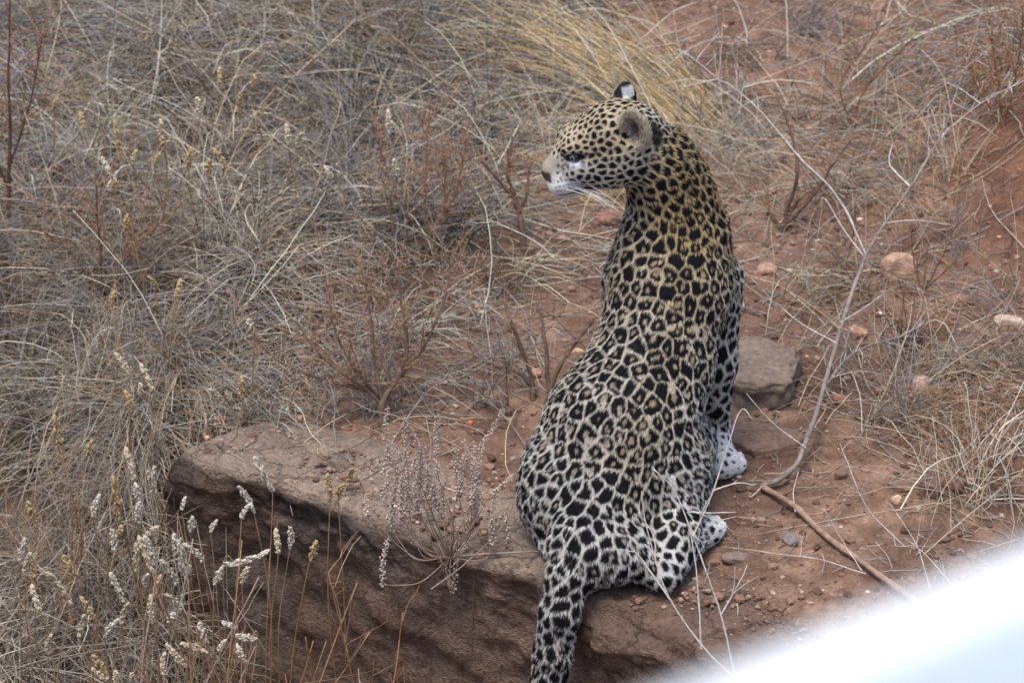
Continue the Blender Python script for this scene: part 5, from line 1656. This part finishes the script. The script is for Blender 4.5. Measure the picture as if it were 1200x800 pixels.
def box_part(name, lo, hi, mat, bev=0.0, parent=None, segs=3):
    bm = bmesh.new()
    bmesh.ops.create_cube(bm, size=1.0)
    for v in bm.verts:
        v.co = Vector([lo[i] + (v.co[i] + 0.5) * (hi[i] - lo[i]) for i in range(3)])
    if bev:
        bmesh.ops.bevel(bm, geom=bm.edges[:] + bm.verts[:], offset=bev, segments=segs, profile=0.5, affect='EDGES')
    me = bpy.data.meshes.new(name); bm.to_mesh(me); bm.free(); me.materials.append(mat)
    for p_ in me.polygons: p_.use_smooth = bool(bev)
    o_ = link(bpy.data.objects.new(name, me)); o_.parent = parent or van
    return o_


hw, hl_ = WID / 2, LEN / 2
# roof: rounded rail all round, skin with sky reflection painted in as pale blue, open hatch in the middle
rr_ = 0.020
for nm, pts in (('roof_rail', [(-hl_, hw - rr_, 0), (hl_, hw - rr_, 0)]), ('roof_rail', [(-hl_, -hw + rr_, 0), (hl_, -hw + rr_, 0)]), ('roof_rail', [(-hl_, -hw + rr_ * 2, 0), (-hl_, hw - rr_ * 2, 0)]), ('roof_rail', [(hl_, -hw + rr_ * 2, 0), (hl_, hw - rr_ * 2, 0)])):
    P_ = np.array(pts, float); P_[:, 2] = ROOF - rr_
    k_ = np.linspace(0, 1, 24)[:, None]
    tubes(nm, (P_[0] * (1 - k_) + P_[1] * k_)[None], np.full((1, 24), rr_), paint_m, None, 16, van)
hx0, hx1, hy0, hy1 = 0.55, 1.95, -0.72, 0.60
zt = ROOF - 0.010
box_part('roof_skin', (-hl_ + .05, hy1, zt - 0.03), (hl_ - .05, hw - .02, zt), sky_tint_m)
box_part('roof_skin', (-hl_ + .05, -hw + .02, zt - 0.03), (hl_ - .05, hy0, zt), sky_tint_m)
box_part('roof_skin', (-hl_ + .05, hy0 + .001, zt - 0.03), (hx0, hy1 - .001, zt), sky_tint_m)
box_part('roof_skin', (hx1, hy0 + .001, zt - 0.03), (hl_ - .05, hy1 - .001, zt), sky_tint_m)
# lower body, glass band, pillars
box_part('body', (-hl_ - .05, -hw - .02, 0.38), (hl_ + 0.10, hw + .02, 1.18), paint_m, 0.09)
for sy in (-1, 1):
    for x0_, x1_ in ((-2.15, -0.80), (-0.70, 0.55), (0.65, 1.75)):
        w__ = box_part('window', (x0_, sy * hw - 0.012, 1.20), (x1_, sy * hw + 0.012, ROOF - 0.10), glass_m, 0.004, None, 1)
    for x0_ in (-2.24, -0.79, 0.56, 1.76):
        box_part('pillar', (x0_, sy * hw - 0.03, 1.15), (x0_ + 0.08, sy * hw + 0.03, ROOF - 0.05), paint_m, 0.01)
    for x_ in (-1.45, 1.45):
        bm = bmesh.new()
        bmesh.ops.create_cone(bm, cap_ends=True, segments=28, radius1=0.37, radius2=0.37, depth=0.24, matrix=Matrix.Translation((x_, sy * (hw - 0.10), 0.37)) @ Matrix.Rotation(math.pi / 2, 4, 'X'))
        bmesh.ops.bevel(bm, geom=[e for e in bm.edges if len(e.link_faces) == 2 and e.calc_face_angle(0) > 1.0], offset=0.05, segments=3, affect='EDGES')
        me = bpy.data.meshes.new('wheel'); bm.to_mesh(me); bm.free(); me.materials.append(rub_m)
        wo_ = link(bpy.data.objects.new('wheel', me)); wo_.parent = van
        bm = bmesh.new()
        bmesh.ops.create_cone(bm, cap_ends=True, segments=24, radius1=0.21, radius2=0.17, depth=0.02, matrix=Matrix.Translation((x_, sy * (hw + 0.025), 0.37)) @ Matrix.Rotation(-sy * math.pi / 2, 4, 'X'))
        me = bpy.data.meshes.new('rim'); bm.to_mesh(me); bm.free(); me.materials.append(steel_m)
        ro_ = link(bpy.data.objects.new('rim', me)); ro_.parent = wo_
    box_part('headlight', (hl_ + 0.085, sy * 0.62 - 0.12, 0.80), (hl_ + 0.125, sy * 0.62 + 0.12, 0.98), lamp_m, 0.012)
box_part('bumper', (hl_ + 0.07, -hw, 0.42), (hl_ + 0.19, hw, 0.58), rub_m, 0.03)
